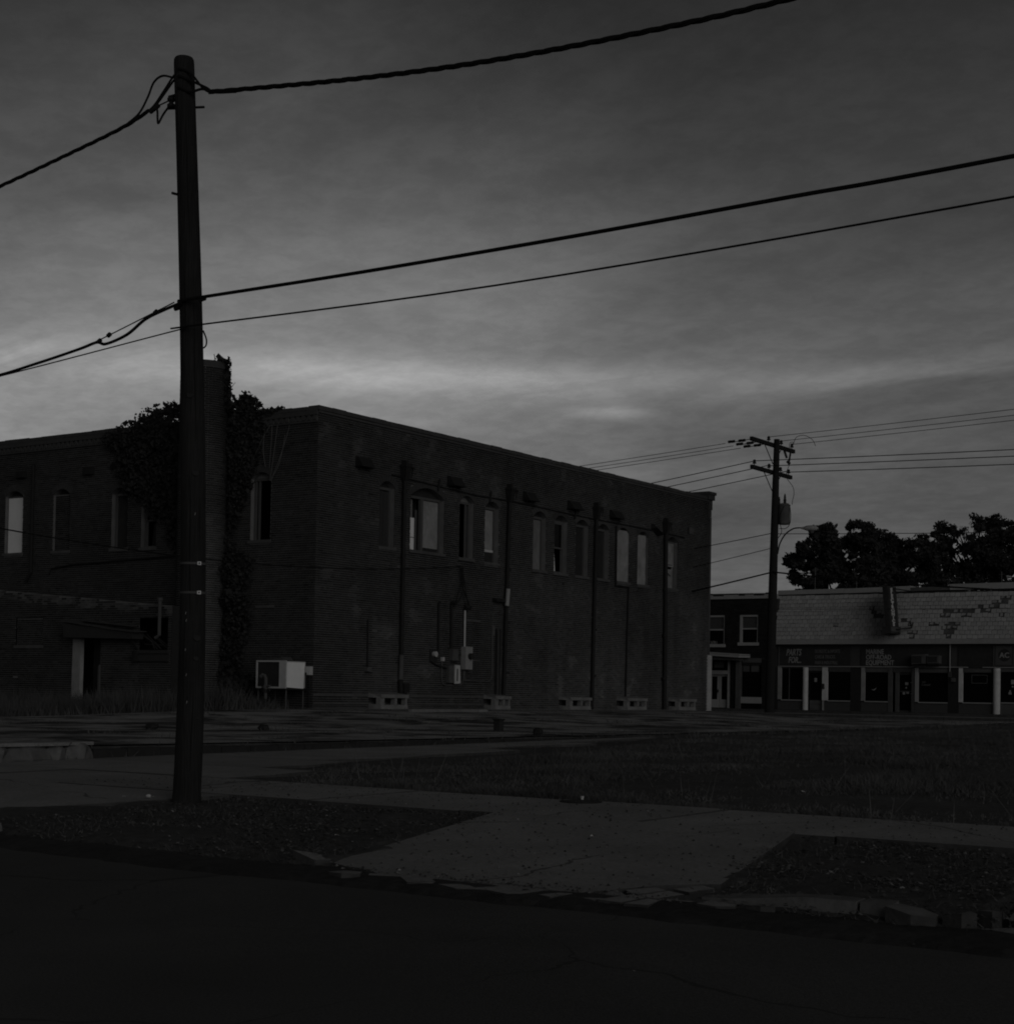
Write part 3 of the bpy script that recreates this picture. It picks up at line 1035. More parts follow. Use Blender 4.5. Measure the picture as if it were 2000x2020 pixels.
    # sheet-metal vent hoods
    for u0, z1, u1, z0 in ((1.69, 8.27, 2.28, 8.0), (6.27, 8.24, 6.9, 7.96), (10.62, 8.23, 11.2, 7.95), (13.46, 8.22, 14.12, 7.95), (16.38, 8.19, 17.04, 7.92)):
        P = FR.p
        mb = MB().hexa([P(u0, 0.003, z0), P(u1, 0.003, z0), P(u1, 0.3, z0 - 0.02), P(u0, 0.3, z0 - 0.02),
                        P(u0, 0.003, z1), P(u1, 0.003, z1), P(u1, 0.12, z1 - 0.02), P(u0, 0.12, z1 - 0.02)])
        FR.box(mb, u0 - 0.02, u1 + 0.02, 0.003, 0.33, z0 - 0.05, z0 - 0.022)
        mb.build('vent_hood', IRON, b)
    P = lambda u, d, z: FR.p(19.5 + u, d, 7.86 + z)
    MB().hexa([P(0, 0.01, -0.1), P(0.5, 0.01, -0.34), P(0.56, 0.28, -0.3), P(0.06, 0.28, -0.06), P(0.02, 0.01, 0.1), P(0.55, 0.01, -0.12), P(0.55, 0.1, -0.12), P(0.02, 0.1, 0.1)]).build('fallen_vent_hood', IRON, b)
    mb = MB()
    FR.box(mb, 22.5, 22.62, 0.004, 0.03, 7.85, 8.12)
    mb.build('blocked_vent', DARKB, b)
    FR.box(MB(), 22.63, 23.02, 0.004, 0.02, 7.87, 8.1).build('vent_plate', PLASTER, b)
    FR.box(MB(), 13.22, 13.32, 0.005, 0.03, 5.16, 5.24).build('wall_plug', DARKB, b)
    # blocked doorway outlines with lighter bricks
    for u0, u1, z0, z1 in ((7.42, 8.25, 2.34, 3.6),):
        mb = MB()
        FR.box(mb, u0, u1, 0.0, 0.02, z1, z1 + 0.05)
        FR.box(mb, u0, u1, 0.0, 0.02, z0 - 0.05, z0)
        mb.build('blocked_opening_trim', PLASTER, b)
    # rear wall bits
    mb = MB()
    mb.tube([FL.p(12.5, 0.08, 8.6), FL.p(12.5, 0.08, 5.0), FL.p(12.75, 0.08, 4.7)], 0.05, 8)
    mb.build('downpipe', IRON, b)
    mb = MB()
    mb.tube([FL.p(u, 0.06, z) for u, z in ((11.6, 4.9), (11.5, 5.1), (10.5, 5.2), (7, 5.3), (5.0, 5.35))], 0.03, 6)
    mb.build('wall_conduit', IRON, b)
    for u in (9.55, 12.9):
        FL.box(MB(), u, u + 0.4, 0.004, 0.16, 8.1 if u < 10 else 8.2, 8.35 if u < 10 else 8.42).build('vent_hood', IRON, b)
    FL.box(MB(), 1.56, 2.32, 0.0075, 0.022, 3.66, 3.74).build('blocked_opening_trim', PLASTER, b)
    return b


def chimney(b):
    C = FL.p(CH_U, CH_D, 0)
    c = Vector((C[0], C[1], 0))
    n = 40
    mb = MB()
    prof = [(CH_R - 0.02, 0.3), (CH_R - 0.02, 10.9)]
    mb.tube([(c.x, c.y, z) for r, z in prof], [r for r, z in prof], n, cap=False)
    ch = mb.build('chimney', MORTAR_LT, b)
    ch['label'] = 'round brick chimney rising above the parapet'
    mb = MB()
    prof = [(CH_R + 0.004, 10.86), (CH_R + 0.004, CH_TOP - 0.02), (CH_R - 0.06, CH_TOP + 0.03), (CH_R - 0.2, CH_TOP + 0.02), (CH_R - 0.22, 10.3)]
    mb.tube([(c.x, c.y, z) for r, z in prof], [r for r, z in prof], n, cap=False)
    mb.build('flue_cap', COPING, ch)
    # curved brick, shared by every copy
    nb = 21
    ang = 2 * math.pi / nb
    half = ang / 2 - 0.007

    def brick_verts(r0, r1, a0, a1, z0, z1):
        vs = []
        for r in (r1, r0):
            for z in (z0, z1):
                for a in (a0, (a0 + a1) / 2, a1):
                    vs.append((r * math.cos(a), r * math.sin(a), z))
        return vs
    fs = [(0, 1, 4, 3), (1, 2, 5, 4), (3, 4, 10, 9), (4, 5, 11, 10), (0, 6, 7, 1), (1, 7, 8, 2), (0, 3, 9, 6), (2, 8, 11, 5)]
    me = bpy.data.meshes.new('brick')
    me.from_pydata(brick_verts(CH_R - 0.035, CH_R, -half, half, 0, COURSE - 0.012), [], fs)
    me.materials.append(BRICK1)
    first = bpy.data.objects.new('brick', me)
    link(first, ch)
    base = BASE[ch.name]
    V, Fq, tone = [], [], []
    count = 0
    # the part of the shaft that shows to the right of the near pole, towards the street
    face_a = math.atan2(-c.y, -c.x)
    for i in range(int((10.86 - 0.35) / COURSE)):
        z = 0.36 + i * COURSE
        for j in range(nb):
            a = j * ang + (ang / 2 if i % 2 else 0)
            da = (a - face_a + math.pi) % (2 * math.pi) - math.pi
            if 0.02 < da < 1.42 and 2.35 < z < 6.75 and count < 300:
                o = first if count == 0 else first.copy()
                if count:
                    COL.objects.link(o)
                o.parent = ch
                o.location = (c.x - base.x, c.y - base.y, z - base.z)
                o.rotation_euler = (0, 0, a)
                rr = 1 + random.uniform(-0.003, 0.003)
                o.scale = (rr, rr, 1)
                count += 1
            elif abs(da) < 2.3:
                k = len(V)
                vs = brick_verts(CH_R - 0.035, CH_R + random.uniform(-0.002, 0.002), a - half, a + half, z, z + COURSE - 0.012)
                V += [(x + c.x, y + c.y, zz) for x, y, zz in vs]
                Fq += [tuple(q + k for q in f) for f in fs]
                t = random.gauss(1.0, 0.16) * (1 - 0.35 * sm(7.5, 9.5, z))       # soot near the head
                tone += [t] * 8
    o = raw_mesh('bricks', V, Fq, BRICK, ch, tone)
    o['kind'] = 'stuff'


bld = old_building()
chimney(bld)


# ------------------------------------------------------------------ low annex at the back
def annex():
    b = thing('brick_annex', 'low brick annex with sagging door canopy and sloping worn parapet', 'building', (XB - 8, YB - 2, 0.3))
    V0, V1 = 3.74, 17.0
    topz = lambda v: 3.66 + (v - 4.0) * 0.0795
    door = (6.79, 8.02, 0.3, 2.72)
    gap = (3.9, 5.1, 2.34, 3.3)
    bw = (9.46, 10.76, 2.5, 3.38)
    holes = [door, gap, bw]

    def extra(mb):
        mb.add([FA.p(V0, 0, 3.5), FA.p(V1, 0, 3.5), FA.p(V1, 0, topz(V1)), FA.p(V0, 0, topz(V0))], [(0, 1, 2, 3)])
        mb.quad(FA.p(V0, 0, topz(V0)), FA.p(V1, 0, topz(V1)), FA.p(V1, -0.3, topz(V1)), FA.p(V0, -0.3, topz(V0)))
    w = wall_sheet(FA, V0, V1, 0.1, 3.5, holes, 'front_wall', MORTAR_DK, b, extra=extra)
    FA.box(MB(), V0, V0 + 0.009, -2, -0.001, 0.2, topz(V0)).build('end_wall', SOOT, b)
    FA.box(MB(), V0 + 0.01, V1, -1.99, -0.3, 3.3, 3.4).build('roof', TAR, b)
    FA.box(MB(), V0 + 0.02, V1, -1.97, -1.94, 0.1, 3.3).build('inner_wall', DARKB, b)

    def tone(u, z, g):
        t = 0.85 + 0.16 * g.standard_normal(len(u))
        for k, (a, zz) in enumerate(zip(u, z)):
            n = mnoise.noise(Vector((a * 1.1, zz * 1.6, 2.2)))
            n2 = mnoise.noise(Vector((a * 4, zz * 5, 7.2)))
            v = 1 + 0.25 * n
            if 5.1 < a < 6.8 and zz < 2.7:
                v *= 1.25
            if topz(a) - zz < 0.3 and n2 + n * 0.6 > 0.05:
                v *= 2.6                                   # whitewash left near the top
            t[k] *= v
        return np.clip(t, 0.3, 4)
    r = brick_rects(V0, 16.0, 0.25, 5.2, holes, top=topz, seed=4)
    brick_mesh(FA, r, 'bricks', BRICK, w, tone, seed=4)
    # bricked-up window, set back a little with a stone sill
    wall_sheet(FA, bw[0], bw[1], bw[2], bw[3], [], 'blocked_window', MORTAR, b, d=-0.05)
    r = brick_rects(bw[0] + 0.02, bw[1] - 0.02, bw[2] + 0.01, bw[3], [], seed=8)
    brick_mesh(FA, r, 'bricks', BRICK, bpy.data.objects['blocked_window'], lambda u, z, g: 0.8 + 0.15 * g.standard_normal(len(u)), d0=-0.05, seed=9)
    FA.box(MB(), bw[0] - 0.05, bw[1] + 0.05, -0.05, 0.04, bw[2] - 0.1, bw[2] - 0.001).build('sill', PLASTER, b)
    # doorway
    P = FA.p
    MB().hexa([P(7.62, -0.06, 0.4), P(8.0, -0.06, 0.4), P(7.98, -0.06, 2.7), P(7.6, -0.06, 2.7), P(7.66, 0.05, 0.4), P(8.03, 0.05, 0.4), P(7.99, 0.05, 2.7), P(7.62, 0.05, 2.7)]).build('door_post', PLY, b)
    MB().hexa([P(6.74, 0.005, 0.4), P(6.83, 0.005, 0.4), P(6.83, 0.005, 1.9), P(6.76, 0.005, 1.9), P(6.74, 0.05, 0.4), P(6.83, 0.05, 0.4), P(6.83, 0.05, 1.85), P(6.76, 0.05, 1.9)]).build('door_post', WOODW, b)
    d = FA.box(MB(), 6.84, 7.6, -0.5, -0.45, 0.3, 2.7).build('door', DARKB, b)
    FA.box(MB(), 7.0, 7.42, -0.449, -0.435, 1.3, 2.3).build('door_panel', DARKB, d)
    # canopy: dark shed wedge with ragged sheets on top
    mb = MB().hexa([P(7.98, 0.002, 2.72), P(4.95, 0.002, 2.66), P(4.95, 0.42, 2.66), P(7.98, 0.42, 2.72), P(8.02, 0.002, 3.2), P(4.9, 0.002, 2.86), P(4.9, 0.45, 2.84), P(8.02, 0.45, 3.16)])
    cn = mb.build('door_canopy', WOODD, b)
    for a, e, za, ze, dd in ((8.06, 6.8, 3.27, 3.1, 0.5), (6.9, 5.8, 3.13, 2.98, 0.48), (5.9, 4.78, 3.0, 2.9, 0.5), (7.5, 5.2, 3.28, 3.08, 0.2)):
        MB().hexa([P(a, 0.01, za - 0.02), P(e, 0.01, ze - 0.02), P(e, dd, ze - 0.05), P(a, dd, za - 0.05), P(a, 0.01, za), P(e, 0.01, ze), P(e, dd, ze - 0.03), P(a, dd, za - 0.03)]).build('roof_sheet', COPING, cn)
    MB().tube([P(5.1, 0.36, 2.7), P(5.16, 0.02, 2.36)], 0.025, 6).build('bracket', IRON, cn)
    # gap in the wall right of the canopy, with a beam and fallen laths
    mb = MB()
    FA.box(mb, 3.78, 5.16, 0.005, 0.09, 2.24, 2.33)
    FA.box(mb, 3.78, 5.16, 0.005, 0.09, 2.02, 2.07)
    mb.build('beam', WOODD, b)
    FA.box(MB(), 3.78, 5.16, 0.002, 0.05, 2.071, 2.239).build('beam_panel', WOODD, b)
    FA.box(MB(), 5.1, 5.24, 0.005, 0.16, 2.0, 2.32).build('bracket', IRON, b)
    mb = MB()
    for i in range(9):
        a, e = random.uniform(3.9, 4.7), random.uniform(4.3, 5.1)
        mb.tube([P(a, -0.2, random.uniform(2.36, 2.5)), P(e, -0.1, random.uniform(2.5, 2.95))], 0.014, 5)
    mb.build('fallen_laths', WOODD, b)
    mb = MB()
    mb.tube([P(4.16, 0.1, 3.84), P(4.16, 0.1, 2.78), P(4.3, 0.12, 2.7)], 0.055, 10)
    mb.tube([P(4.16, 0.1, 3.8), P(4.16, 0.1, 3.88)], 0.085, 10)
    mb.build('vent_pipe', PLASTER, b)
    return b


annex()


# ------------------------------------------------------------------ things against the old building
def basement_vents():
    labels = ['concrete basement vent box at the wall foot beside the clean-out pipe nearest the corner',
              'concrete basement vent box below the electrical boxes, beside the second downpipe',
              'concrete basement vent box standing alone left of the third downpipe',
              'low concrete basement vent box under the thin jogged waste pipe',
              'crumbling concrete basement vent box right of the last downpipe']
    for lab, (u0, u1) in zip(labels, ((2.5, 3.85), (8.5, 9.42), (13.1, 14.55), (17.1, 18.6), (21.1, 22.55))):
        t = thing('basement_vent', lab, 'basement vent', FR.p((u0 + u1) / 2, 0.25, 0.66), 'concrete basement vents along the wall foot')
        P = FR.p
        w = u1 - u0
        MB().hexa([P(u0 + 0.06, 0.012, 0.55), P(u1, 0.012, 0.55), P(u1, 0.5, 0.55), P(u0 + 0.06, 0.5, 0.55),
                   P(u0 + 0.02, 0.012, 0.86), P(u1 + 0.01, 0.012, 0.86), P(u1, 0.47, 0.84), P(u0 + 0.04, 0.47, 0.84)]).build('base', STONE, t)
        MB().hexa([P(u0 - 0.02, 0.012, 1.06), P(u1 + 0.02, 0.012, 1.07), P(u1 + 0.02, 0.5, 1.05), P(u0 + 0.05, 0.5, 1.05),
                   P(u0 + 0.03, 0.012, 1.2), P(u1 - 0.02, 0.012, 1.21), P(u1 + 0.02, 0.5, 1.15), P(u0 + 0.02, 0.5, 1.16)]).build('lid', STONE, t)
        for a, e in ((u0 + 0.03, u0 + 0.24), (u0 + w * 0.54, u0 + w * 0.54 + 0.12), (u1 - 0.1, u1 - 0.01)):
            FR.box(MB(), a, e, 0.3, 0.46, 0.842, 1.052).build('post', STONE, t)
        FR.box(MB(), u0 + 0.05, u1 - 0.02, 0.011, 0.04, 0.861, 1.055).build('opening', DARKB, t)


def electrics():
    P = FR.p
    t = thing('electric_meter', 'small round-topped meter with a thin black riser on the brick wall', 'electric meter', P(5.7, 0.1, 2.2))
    FR.box(MB(), 5.5, 5.9, 0.009, 0.04, 2.2, 2.62).build('backboard', DARKB, t)
    mb = MB()
    mb.tube([P(5.7, 0.04, 2.46), P(5.7, 0.14, 2.46)], 0.09, 14)
    mb.build('meter', GREYBOX, t)
    mb = MB()
    mb.tube([P(5.92, 0.05, 2.5), P(5.9, 0.05, 4.08), P(5.94, 0.09, 4.14)], 0.04, 8)
    mb.build('riser', IRON, t)
    mb = MB()
    mb.tube([P(5.55, 0.05, 2.22), P(5.9, 0.05, 2.1), P(6.4, 0.05, 2.02)], 0.03, 6)
    mb.build('conduit', IRON, t)
    t = thing('junction_box', 'small grey junction box beside the thin black meter riser', 'junction box', P(6.15, 0.05, 2.3))
    FR.box(MB(), 6.1, 6.2, 0.009, 0.1, 2.25, 2.38).build('box', GREYBOX, t)
    mb = MB()
    mb.tube([P(6.13, 0.04, 2.25), P(6.13, 0.04, 1.66), P(6.2, 0.04, 1.52), P(6.35, 0.04, 1.48), P(7.1, 0.04, 1.49), P(7.26, 0.04, 1.55), P(7.31, 0.04, 1.7), P(7.31, 0.04, 2.0)], 0.022, 6)
    mb.build('conduit', PLASTER, t)
    t = thing('switch_box', 'narrow dull grey switch box at the foot of the middle riser', 'electrical box', P(6.7, 0.1, 2.26))
    FR.box(MB(), 6.55, 6.85, 0.009, 0.16, 2.28, 2.66).build('box', PLASTER, t)
    mb = MB()
    mb.tube([P(6.6, 0.06, 2.66), P(6.57, 0.06, 4.06)], 0.045, 8)
    mb.build('riser', IRON, t)
    mb = MB()
    mb.tube([P(6.57, 0.06, 4.05), P(6.57, 0.1, 4.16), P(6.6, 0.24, 4.12)], [0.05, 0.07, 0.075], 8)
    mb.build('weatherhead', IRON, t)
    t = thing('meter_box', 'tall pale meter box with a round meter under a bright steel riser', 'electrical box', P(7.4, 0.1, 2.0))
    FR.box(MB(), 7.2, 7.58, 0.009, 0.2, 2.01, 2.75).build('box', GALV, t)
    mb = MB()
    mb.tube([P(7.42, 0.2, 2.44), P(7.42, 0.32, 2.44)], 0.1, 16)
    mb.build('meter', DARKB, t)
    mb = MB()
    mb.tube([P(7.3, 0.07, 2.75), P(7.29, 0.07, 3.96)], 0.032, 8)
    mb.build('riser', OFFWHITE, t)
    mb = MB()
    mb.tube([P(7.29, 0.07, 3.95), P(7.3, 0.12, 4.06), P(7.36, 0.26, 4.0)], [0.05, 0.08, 0.085], 8)
    mb.build('weatherhead', IRON, t)
    mb = MB()
    mb.tube([P(7.36, 0.04, 2.0), P(7.36, 0.04, 1.65), P(8.7, 0.04, 1.63), P(8.86, 0.04, 1.7), P(8.92, 0.04, 1.85), P(8.9, 0.04, 3.5)], 0.022, 6)
    FR.box(mb, 8.92, 9.02, 0.01, 0.06, 3.2, 3.5)
    mb.build('conduit', PLASTER, t)
    t = thing('breaker_box', 'squat pale breaker box with an open lid, lowest of the electrical boxes', 'electrical box', P(6.7, 0.1, 1.5))
    FR.box(MB(), 6.4, 6.72, 0.009, 0.14, 1.56, 2.12).build('box', PLASTER, t)
    MB().hexa([P(6.66, 0.15, 1.53), P(7.0, 0.12, 1.55), P(7.0, 0.16, 1.55), P(6.66, 0.19, 1.53), P(6.66, 0.15, 2.14), P(6.96, 0.12, 2.13), P(6.96, 0.16, 2.13), P(6.66, 0.19, 2.14)]).build('lid', OFFWHITE, t)
    FR.box(MB(), 6.74, 6.8, 0.195, 0.2, 1.62, 2.02).build('slot', PLASTER, t)
    # bunched pipes beside the second downpipe
    t = thing('wall_pipes', 'cluster of thin vertical pipes beside the second downpipe', 'pipes', P(9.2, 0.1, 0.7))
    for u, z1, r, m in ((9.12, 3.42, 0.025, IRON), (9.24, 3.36, 0.02, PLASTER), (9.32, 3.4, 0.03, IRON)):
        mb = MB()
        mb.tube([P(u, 0.06, 0.7), P(u, 0.06, z1)], r, 6)
        mb.build('pipe', m, t)
    t = thing('wall_pipe', 'single thin black pipe ending in a tap left of the blocked doorway', 'pipe', P(2.5, 0.1, 1.9))
    mb = MB()
    mb.tube([P(2.38, 0.05, 3.4), P(2.4, 0.05, 1.95)], 0.022, 6)
    mb.build('pipe', IRON, t)
    FR.box(MB(), 2.3, 2.5, 0.009, 0.14, 1.84, 1.96).build('tap', PLASTER, t)


def rear_things():
    P = FL.p
    t = thing('condenser_unit', 'boxy air-conditioning unit on spindly steel legs by the building corner', 'air conditioner', P(0.75, 0.55, 0.66))
    u0, u1, d0, d1, z0, z1 = 0.17, 1.33, 0.12, 0.95, 1.28, 2.08
    FL.box(MB(), u0 + 0.02, u1 - 0.02, d0, d1 - 0.02, z0 + 0.02, z1 - 0.02).build('casing', GREYBOX, t)
    mb = MB()
    for a, e, za, zb in ((u0, u1, z0, z0 + 0.045), (u0, u1, z1 - 0.045, z1), (u1 - 0.05, u1, z0 + 0.045, z1 - 0.045), (u0, u0 + 0.26, z0 + 0.045, z1 - 0.045)):
        FL.box(mb, a, e, d1 - 0.019, d1 + 0.02, za, zb)
    mb.build('front_frame', GREYBOX, t)
    FL.box(MB(), u0 + 0.262, u1 - 0.052, d1 - 0.019, d1 - 0.005, z0 + 0.047, z1 - 0.047).build('grille', DARKB, t)
    MB().hexa([(XB - u0 - 0.018, YB - d1 + 0.02, z0 + 0.03), (XB - u0 + 0.012, YB - d1 + 0.02, z0 + 0.03), (XB - u0 + 0.012, YB - d0 - 0.1, z0 + 0.0), (XB - u0 - 0.018, YB - d0 - 0.1, z0 + 0.0),
               (XB - u0 - 0.018, YB - d1 + 0.02, z1 - 0.05), (XB - u0 + 0.012, YB - d1 + 0.02, z1 - 0.05), (XB - u0 + 0.012, YB - d0 - 0.06, z1 - 0.05), (XB - u0 - 0.018, YB - d0 - 0.06, z1 - 0.05)]).build('side_panel', WHITE, t)
    for a, e in ((u0 + 0.04, d1 - 0.05), (u1 - 0.04, d1 - 0.05), (u0 + 0.04, d0 + 0.06), (u1 - 0.04, d0 + 0.06)):
        MB().tube([P(a, e, 0.5), P(a, e, z0 + 0.02)], 0.022, 6).build('leg', PLASTER, t)
    FL.box(MB(), u0 - 0.02, u1 + 0.02, d0 - 0.02, d1 + 0.02, z0 - 0.035, z0 - 0.001).build('tray', IRON, t)
    MB().tube([P(0.1, 0.2, 1.75), P(0.02, 0.24, 1.3), P(-0.02, 0.2, 1.1)], 0.02, 6).build('hose', CABLE, t)
    t = thing('board_scrap', 'bent sheet-metal scrap lying on top of the air-conditioning unit', 'scrap', P(0.8, 0.5, 2.08))
    MB().hexa([P(1.15, 0.3, 2.082), P(0.5, 0.3, 2.082), P(0.5, 0.7, 2.082), P(1.15, 0.7, 2.082), P(1.1, 0.3, 2.1), P(0.6, 0.3, 2.2), P(0.62, 0.7, 2.18), P(1.1, 0.7, 2.1)]).build('sheet', COPING, t)
    t = thing('gas_riser', 'rusty valved pipe riser with a hooked top before the air conditioner', 'pipe riser', P(0.85, 1.3, 0.6))
    x, y, _ = P(0.72, 1.2, 0)
    MB().tube([(x, y, 0.5), (x, y, 1.55), (x - 0.03, y - 0.02, 1.64), (x - 0.1, y - 0.04, 1.66), (x - 0.16, y - 0.05, 1.6)], 0.05, 8).build('pipe', PLASTER, t)
    for z, r in ((0.92, 0.1), (1.2, 0.09), (1.32, 0.07)):
        mb = MB()
        mb.tube([(x, y, z - 0.05), (x, y, z + 0.05)], r, 10)
        mb.tube([(x, y, z), (x + 0.19, y - 0.03, z + 0.02)], 0.035, 6)
        mb.tube([(x - 0.15, y, z - 0.02), (x, y, z)], 0.03, 6)
        mb.build('valve', IRON if r > 0.08 else PLASTER, t)
    t = thing('utility_box', 'small grey box on the brick corner right of the air conditioner', 'utility box', P(0.06, 0.1, 1.7))
    FL.box(MB(), -0.0, 0.16, 0.009, 0.16, 1.68, 1.93).build('box', GREYBOX, t)
    MB().tube([P(0.08, 0.06, 1.68), P(0.08, 0.06, 0.7)], 0.02, 6).build('conduit', IRON, t)


basement_vents()
electrics()
rear_things()


# ------------------------------------------------------------------ shops across the street
def shops():
    b = thing('shop_building', 'single-storey parts shop with shingled mansard roof and dark sign boards', 'shop', (XB + 3, YS, 0.6))
    P = FS.p
    V0, V1 = 4.22, -15.0
    ZR = 2.87
    # roof: rows of shingles on a leaning slope, many missing
    z0, z1, lean = 4.22, 6.44, 0.55
    rows, sw = 11, 0.256
    rh = (z1 - z0) / rows
    slope = lambda z: -0.12 - lean * (z - z0) / (z1 - z0) + 0.42
    MB().hexa([P(V0, -1.2, z0), P(V1, -1.2, z0), P(V1, slope(z0), z0), P(V0, slope(z0), z0), P(V0, -1.2, z1), P(V1, -1.2, z1), P(V1, slope(z1), z1), P(V0, slope(z1), z1)]).build('mansard_core', UNDERLAY, b)
    roof = MB()
    FS.box(roof, V0, V1, -1.0, slope(z0) + 0.05, 3.97, z0 - 0.002)
    roof = roof.build('mansard_roof', SHINGLE_S, b)
    a0 = roof.data.attributes.new('tone', 'FLOAT', 'FACE')
    a0.data.foreach_set('value', [0.85] * len(roof.data.polygons))
    gone = [(-0.95, 5.55, 0.1), (-1.25, 5.36, 0.13), (-1.38, 5.3, 0.08), (-2.62, 5.05, 0.1), (-2.75, 4.8, 0.12), (-4.1, 4.9, 0.1), (-4.6, 5.42, 0.13), (-4.85, 5.44, 0.14), (-5.1, 5.42, 0.12), (-4.95, 5.2, 0.14), (-4.75, 5.0, 0.11), (-5.1, 4.88, 0.13),
            (-4.85, 4.64, 0.13), (-4.78, 4.45, 0.14), (-5.6, 5.45, 0.12), (-5.8, 5.5, 0.1), (-6.15, 5.62, 0.14), (-6.35, 5.48, 0.12), (-6.75, 5.62, 0.09), (-7.05, 5.8, 0.1), (-7.3, 5.5, 0.1), (-7.4, 5.98, 0.12), (-3.0, 4.45, 0.08)]
    me = bpy.data.meshes.new('shingle')
    w, h, t = sw - 0.02, rh * 1.02, 0.04
    k = lean / (z1 - z0)
    vs = []
    for uu in (-w / 2, w / 2):
        for (zz, dd) in ((0.0, 0.018 + t), (h, 0.004 - h * k + t * 0.4), (h, 0.001 - h * k), (0.0, 0.012)):
            vs.append((-uu, -dd, zz))
    me.from_pydata(vs, [], [(0, 1, 5, 4), (3, 0, 4, 7), (0, 3, 2, 1), (4, 5, 6, 7), (1, 2, 6, 5)])
    me.materials.append(SHINGLE)
    V, F, T = [], [], []
    count = 0
    base = BASE[roof.name]
    r = random.Random(5)
    for j in range(rows):
        z = z0 + j * rh
        v = V0 - 0.1 - (sw / 2 if j % 2 else 0)
        while v > V1:
            zc = z + rh / 2
            miss = any(math.hypot((v - gv) * 0.8, zc - gz) < gr * r.uniform(0.3, 1.3) for gv, gz, gr in gone)
            torn = not miss and (any(math.hypot((v - gv) * 0.8, zc - gz) < gr + 0.1 for gv, gz, gr in gone) and r.random() < 0.5 or r.random() < 0.004)
            if not miss:
                q = P(v, slope(z), z + r.uniform(-0.012, 0.012))
                if torn:                               # a broken, curled remnant
                    c0, c1, zc0 = r.uniform(-0.13, -0.07), r.uniform(0.06, 0.13), r.uniform(0.0, 0.1)
                    mb = [(c0, -0.03, zc0 + r.uniform(0, 0.06)), (c1, -0.06 * r.random() - 0.03, zc0 + r.uniform(0, 0.06)), (c1 * 0.9, 0.0 + 0.04, h), (c0 * 0.9, 0.0 + 0.04, h)]
                    n = len(V)
                    V += [(q[0] + x, q[1] + y, q[2] + zz) for x, y, zz in mb]
                    F += [(n, n + 1, n + 2, n + 3)]
                    T += [r.gauss(0.85, 0.1)]
                elif count < 300 and -8.2 < v < 3.9 and (v < -0.5 or j % 2 == 0):
                    o = bpy.data.objects.new('shingle', me)
                    link(o, roof)
                    o.location = Vector(q) - base
                    count += 1
                else:
                    n = len(V)
                    V += [(q[0] + x, q[1] + y, q[2] + zz) for x, y, zz in vs]
                    F += [tuple(i + n for i in f) for f in ((0, 1, 5, 4), (3, 0, 4, 7), (0, 3, 2, 1), (4, 5, 6, 7), (1, 2, 6, 5))]
                    T += [r.gauss(1, 0.07)] * 5
            v -= sw
    o = raw_mesh('shingles', V, F, SHINGLE_S, roof, T)
    o['kind'] = 'stuff'
    # coping of pale metal, buckled over one bay
    for a, e, za, zb, m in ((V0, 0.7, 6.5, 6.72, METALTRIM), (0.69, -1.2, 6.51, 6.74, METALTRIM), (-1.21, -2.75, 6.52, 6.77, METALTRIM), (-2.76, -4.7, 6.54, 6.72, PLASTER), (-4.71, -9.0, 6.56, 6.84, METALTRIM), (-9.01, V1, 6.58, 6.86, METALTRIM)):
        MB().hexa([P(a, -1.0, za), P(e, -1.0, za + 0.02), P(e, slope(z1) + 0.06, za + 0.02), P(a, slope(z1) + 0.06, za), P(a, -1.0, zb), P(e, -1.0, zb + 0.03), P(e, slope(z1) + 0.06, zb + 0.03), P(a, slope(z1) + 0.06, zb)]).build('coping', m, b)
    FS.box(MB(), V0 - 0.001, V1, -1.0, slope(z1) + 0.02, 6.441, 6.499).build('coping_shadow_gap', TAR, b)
    # walls: end walls, back, roof
    mb = MB()
    FS.box(mb, V0, V0 - 0.15, -9, -0.02, 0.5, 6.3)
    FS.box(mb, V1 + 0.15, V1, -9, -0.02, 0.5, 6.3)
    FS.box(mb, V0 - 0.16, V1 + 0.16, -9, -8.8, 0.5, 6.3)
    mb.build('wall', KNEE, b)
    FS.box(MB(), V0 - 0.16, V1 + 0.16, -8.79, -1.21, 4.0, 4.1).build('flat_roof', TAR, b)
    FS.box(MB(), V0 - 0.16, V1 + 0.16, -3.0, -2.9, 0.6, 3.96).build('shop_interior', DARKB, b)
    FS.box(MB(), V0 - 0.16, V1 + 0.16, -2.9, -0.3, 3.0, 3.1).build('shop_ceiling', DARKB, b)
    FS.box(MB(), V0 - 0.16, V1 + 0.16, -2.9, -0.1, 0.6, 0.7).build('shop_floor', DARKB, b)
    # sign band: recessed back, pilasters of dark brick
    FS.box(MB(), V0 - 0.16, V1 + 0.16, -0.1, -0.02, ZR, 3.968).build('fascia', KNEE, b)
    for a, e in ((0.18, -0.38), (-4.73, -5.25), (4.2, 4.08), (-9.6, -10.1)):
        mb = MB()
        FS.box(mb, a, e, -0.2, 0.0, 0.6, 2.84)
        o = mb.build('pilaster', FARBRICK, b)
        tn = o.data.attributes.new('tone', 'FLOAT', 'FACE')
        tn.data.foreach_set('value', [1.3] * len(o.data.polygons))
    for a, e in ((4.05, 2.0), (2.0, -2.4), (-2.4, -5.7), (-6.4, -9.5)):
        FS.box(MB(), a, e + 0.01, -0.05, 0.06, ZR - 0.015, ZR + 0.02).build('rail', METALTRIM, b)
    # bays
    def post(a, e, z0, z1, m=PLY, d=0.03, nm='post'):
        return FS.box(MB(), a, e, -0.12, d, z0, z1).build(nm, m, b)

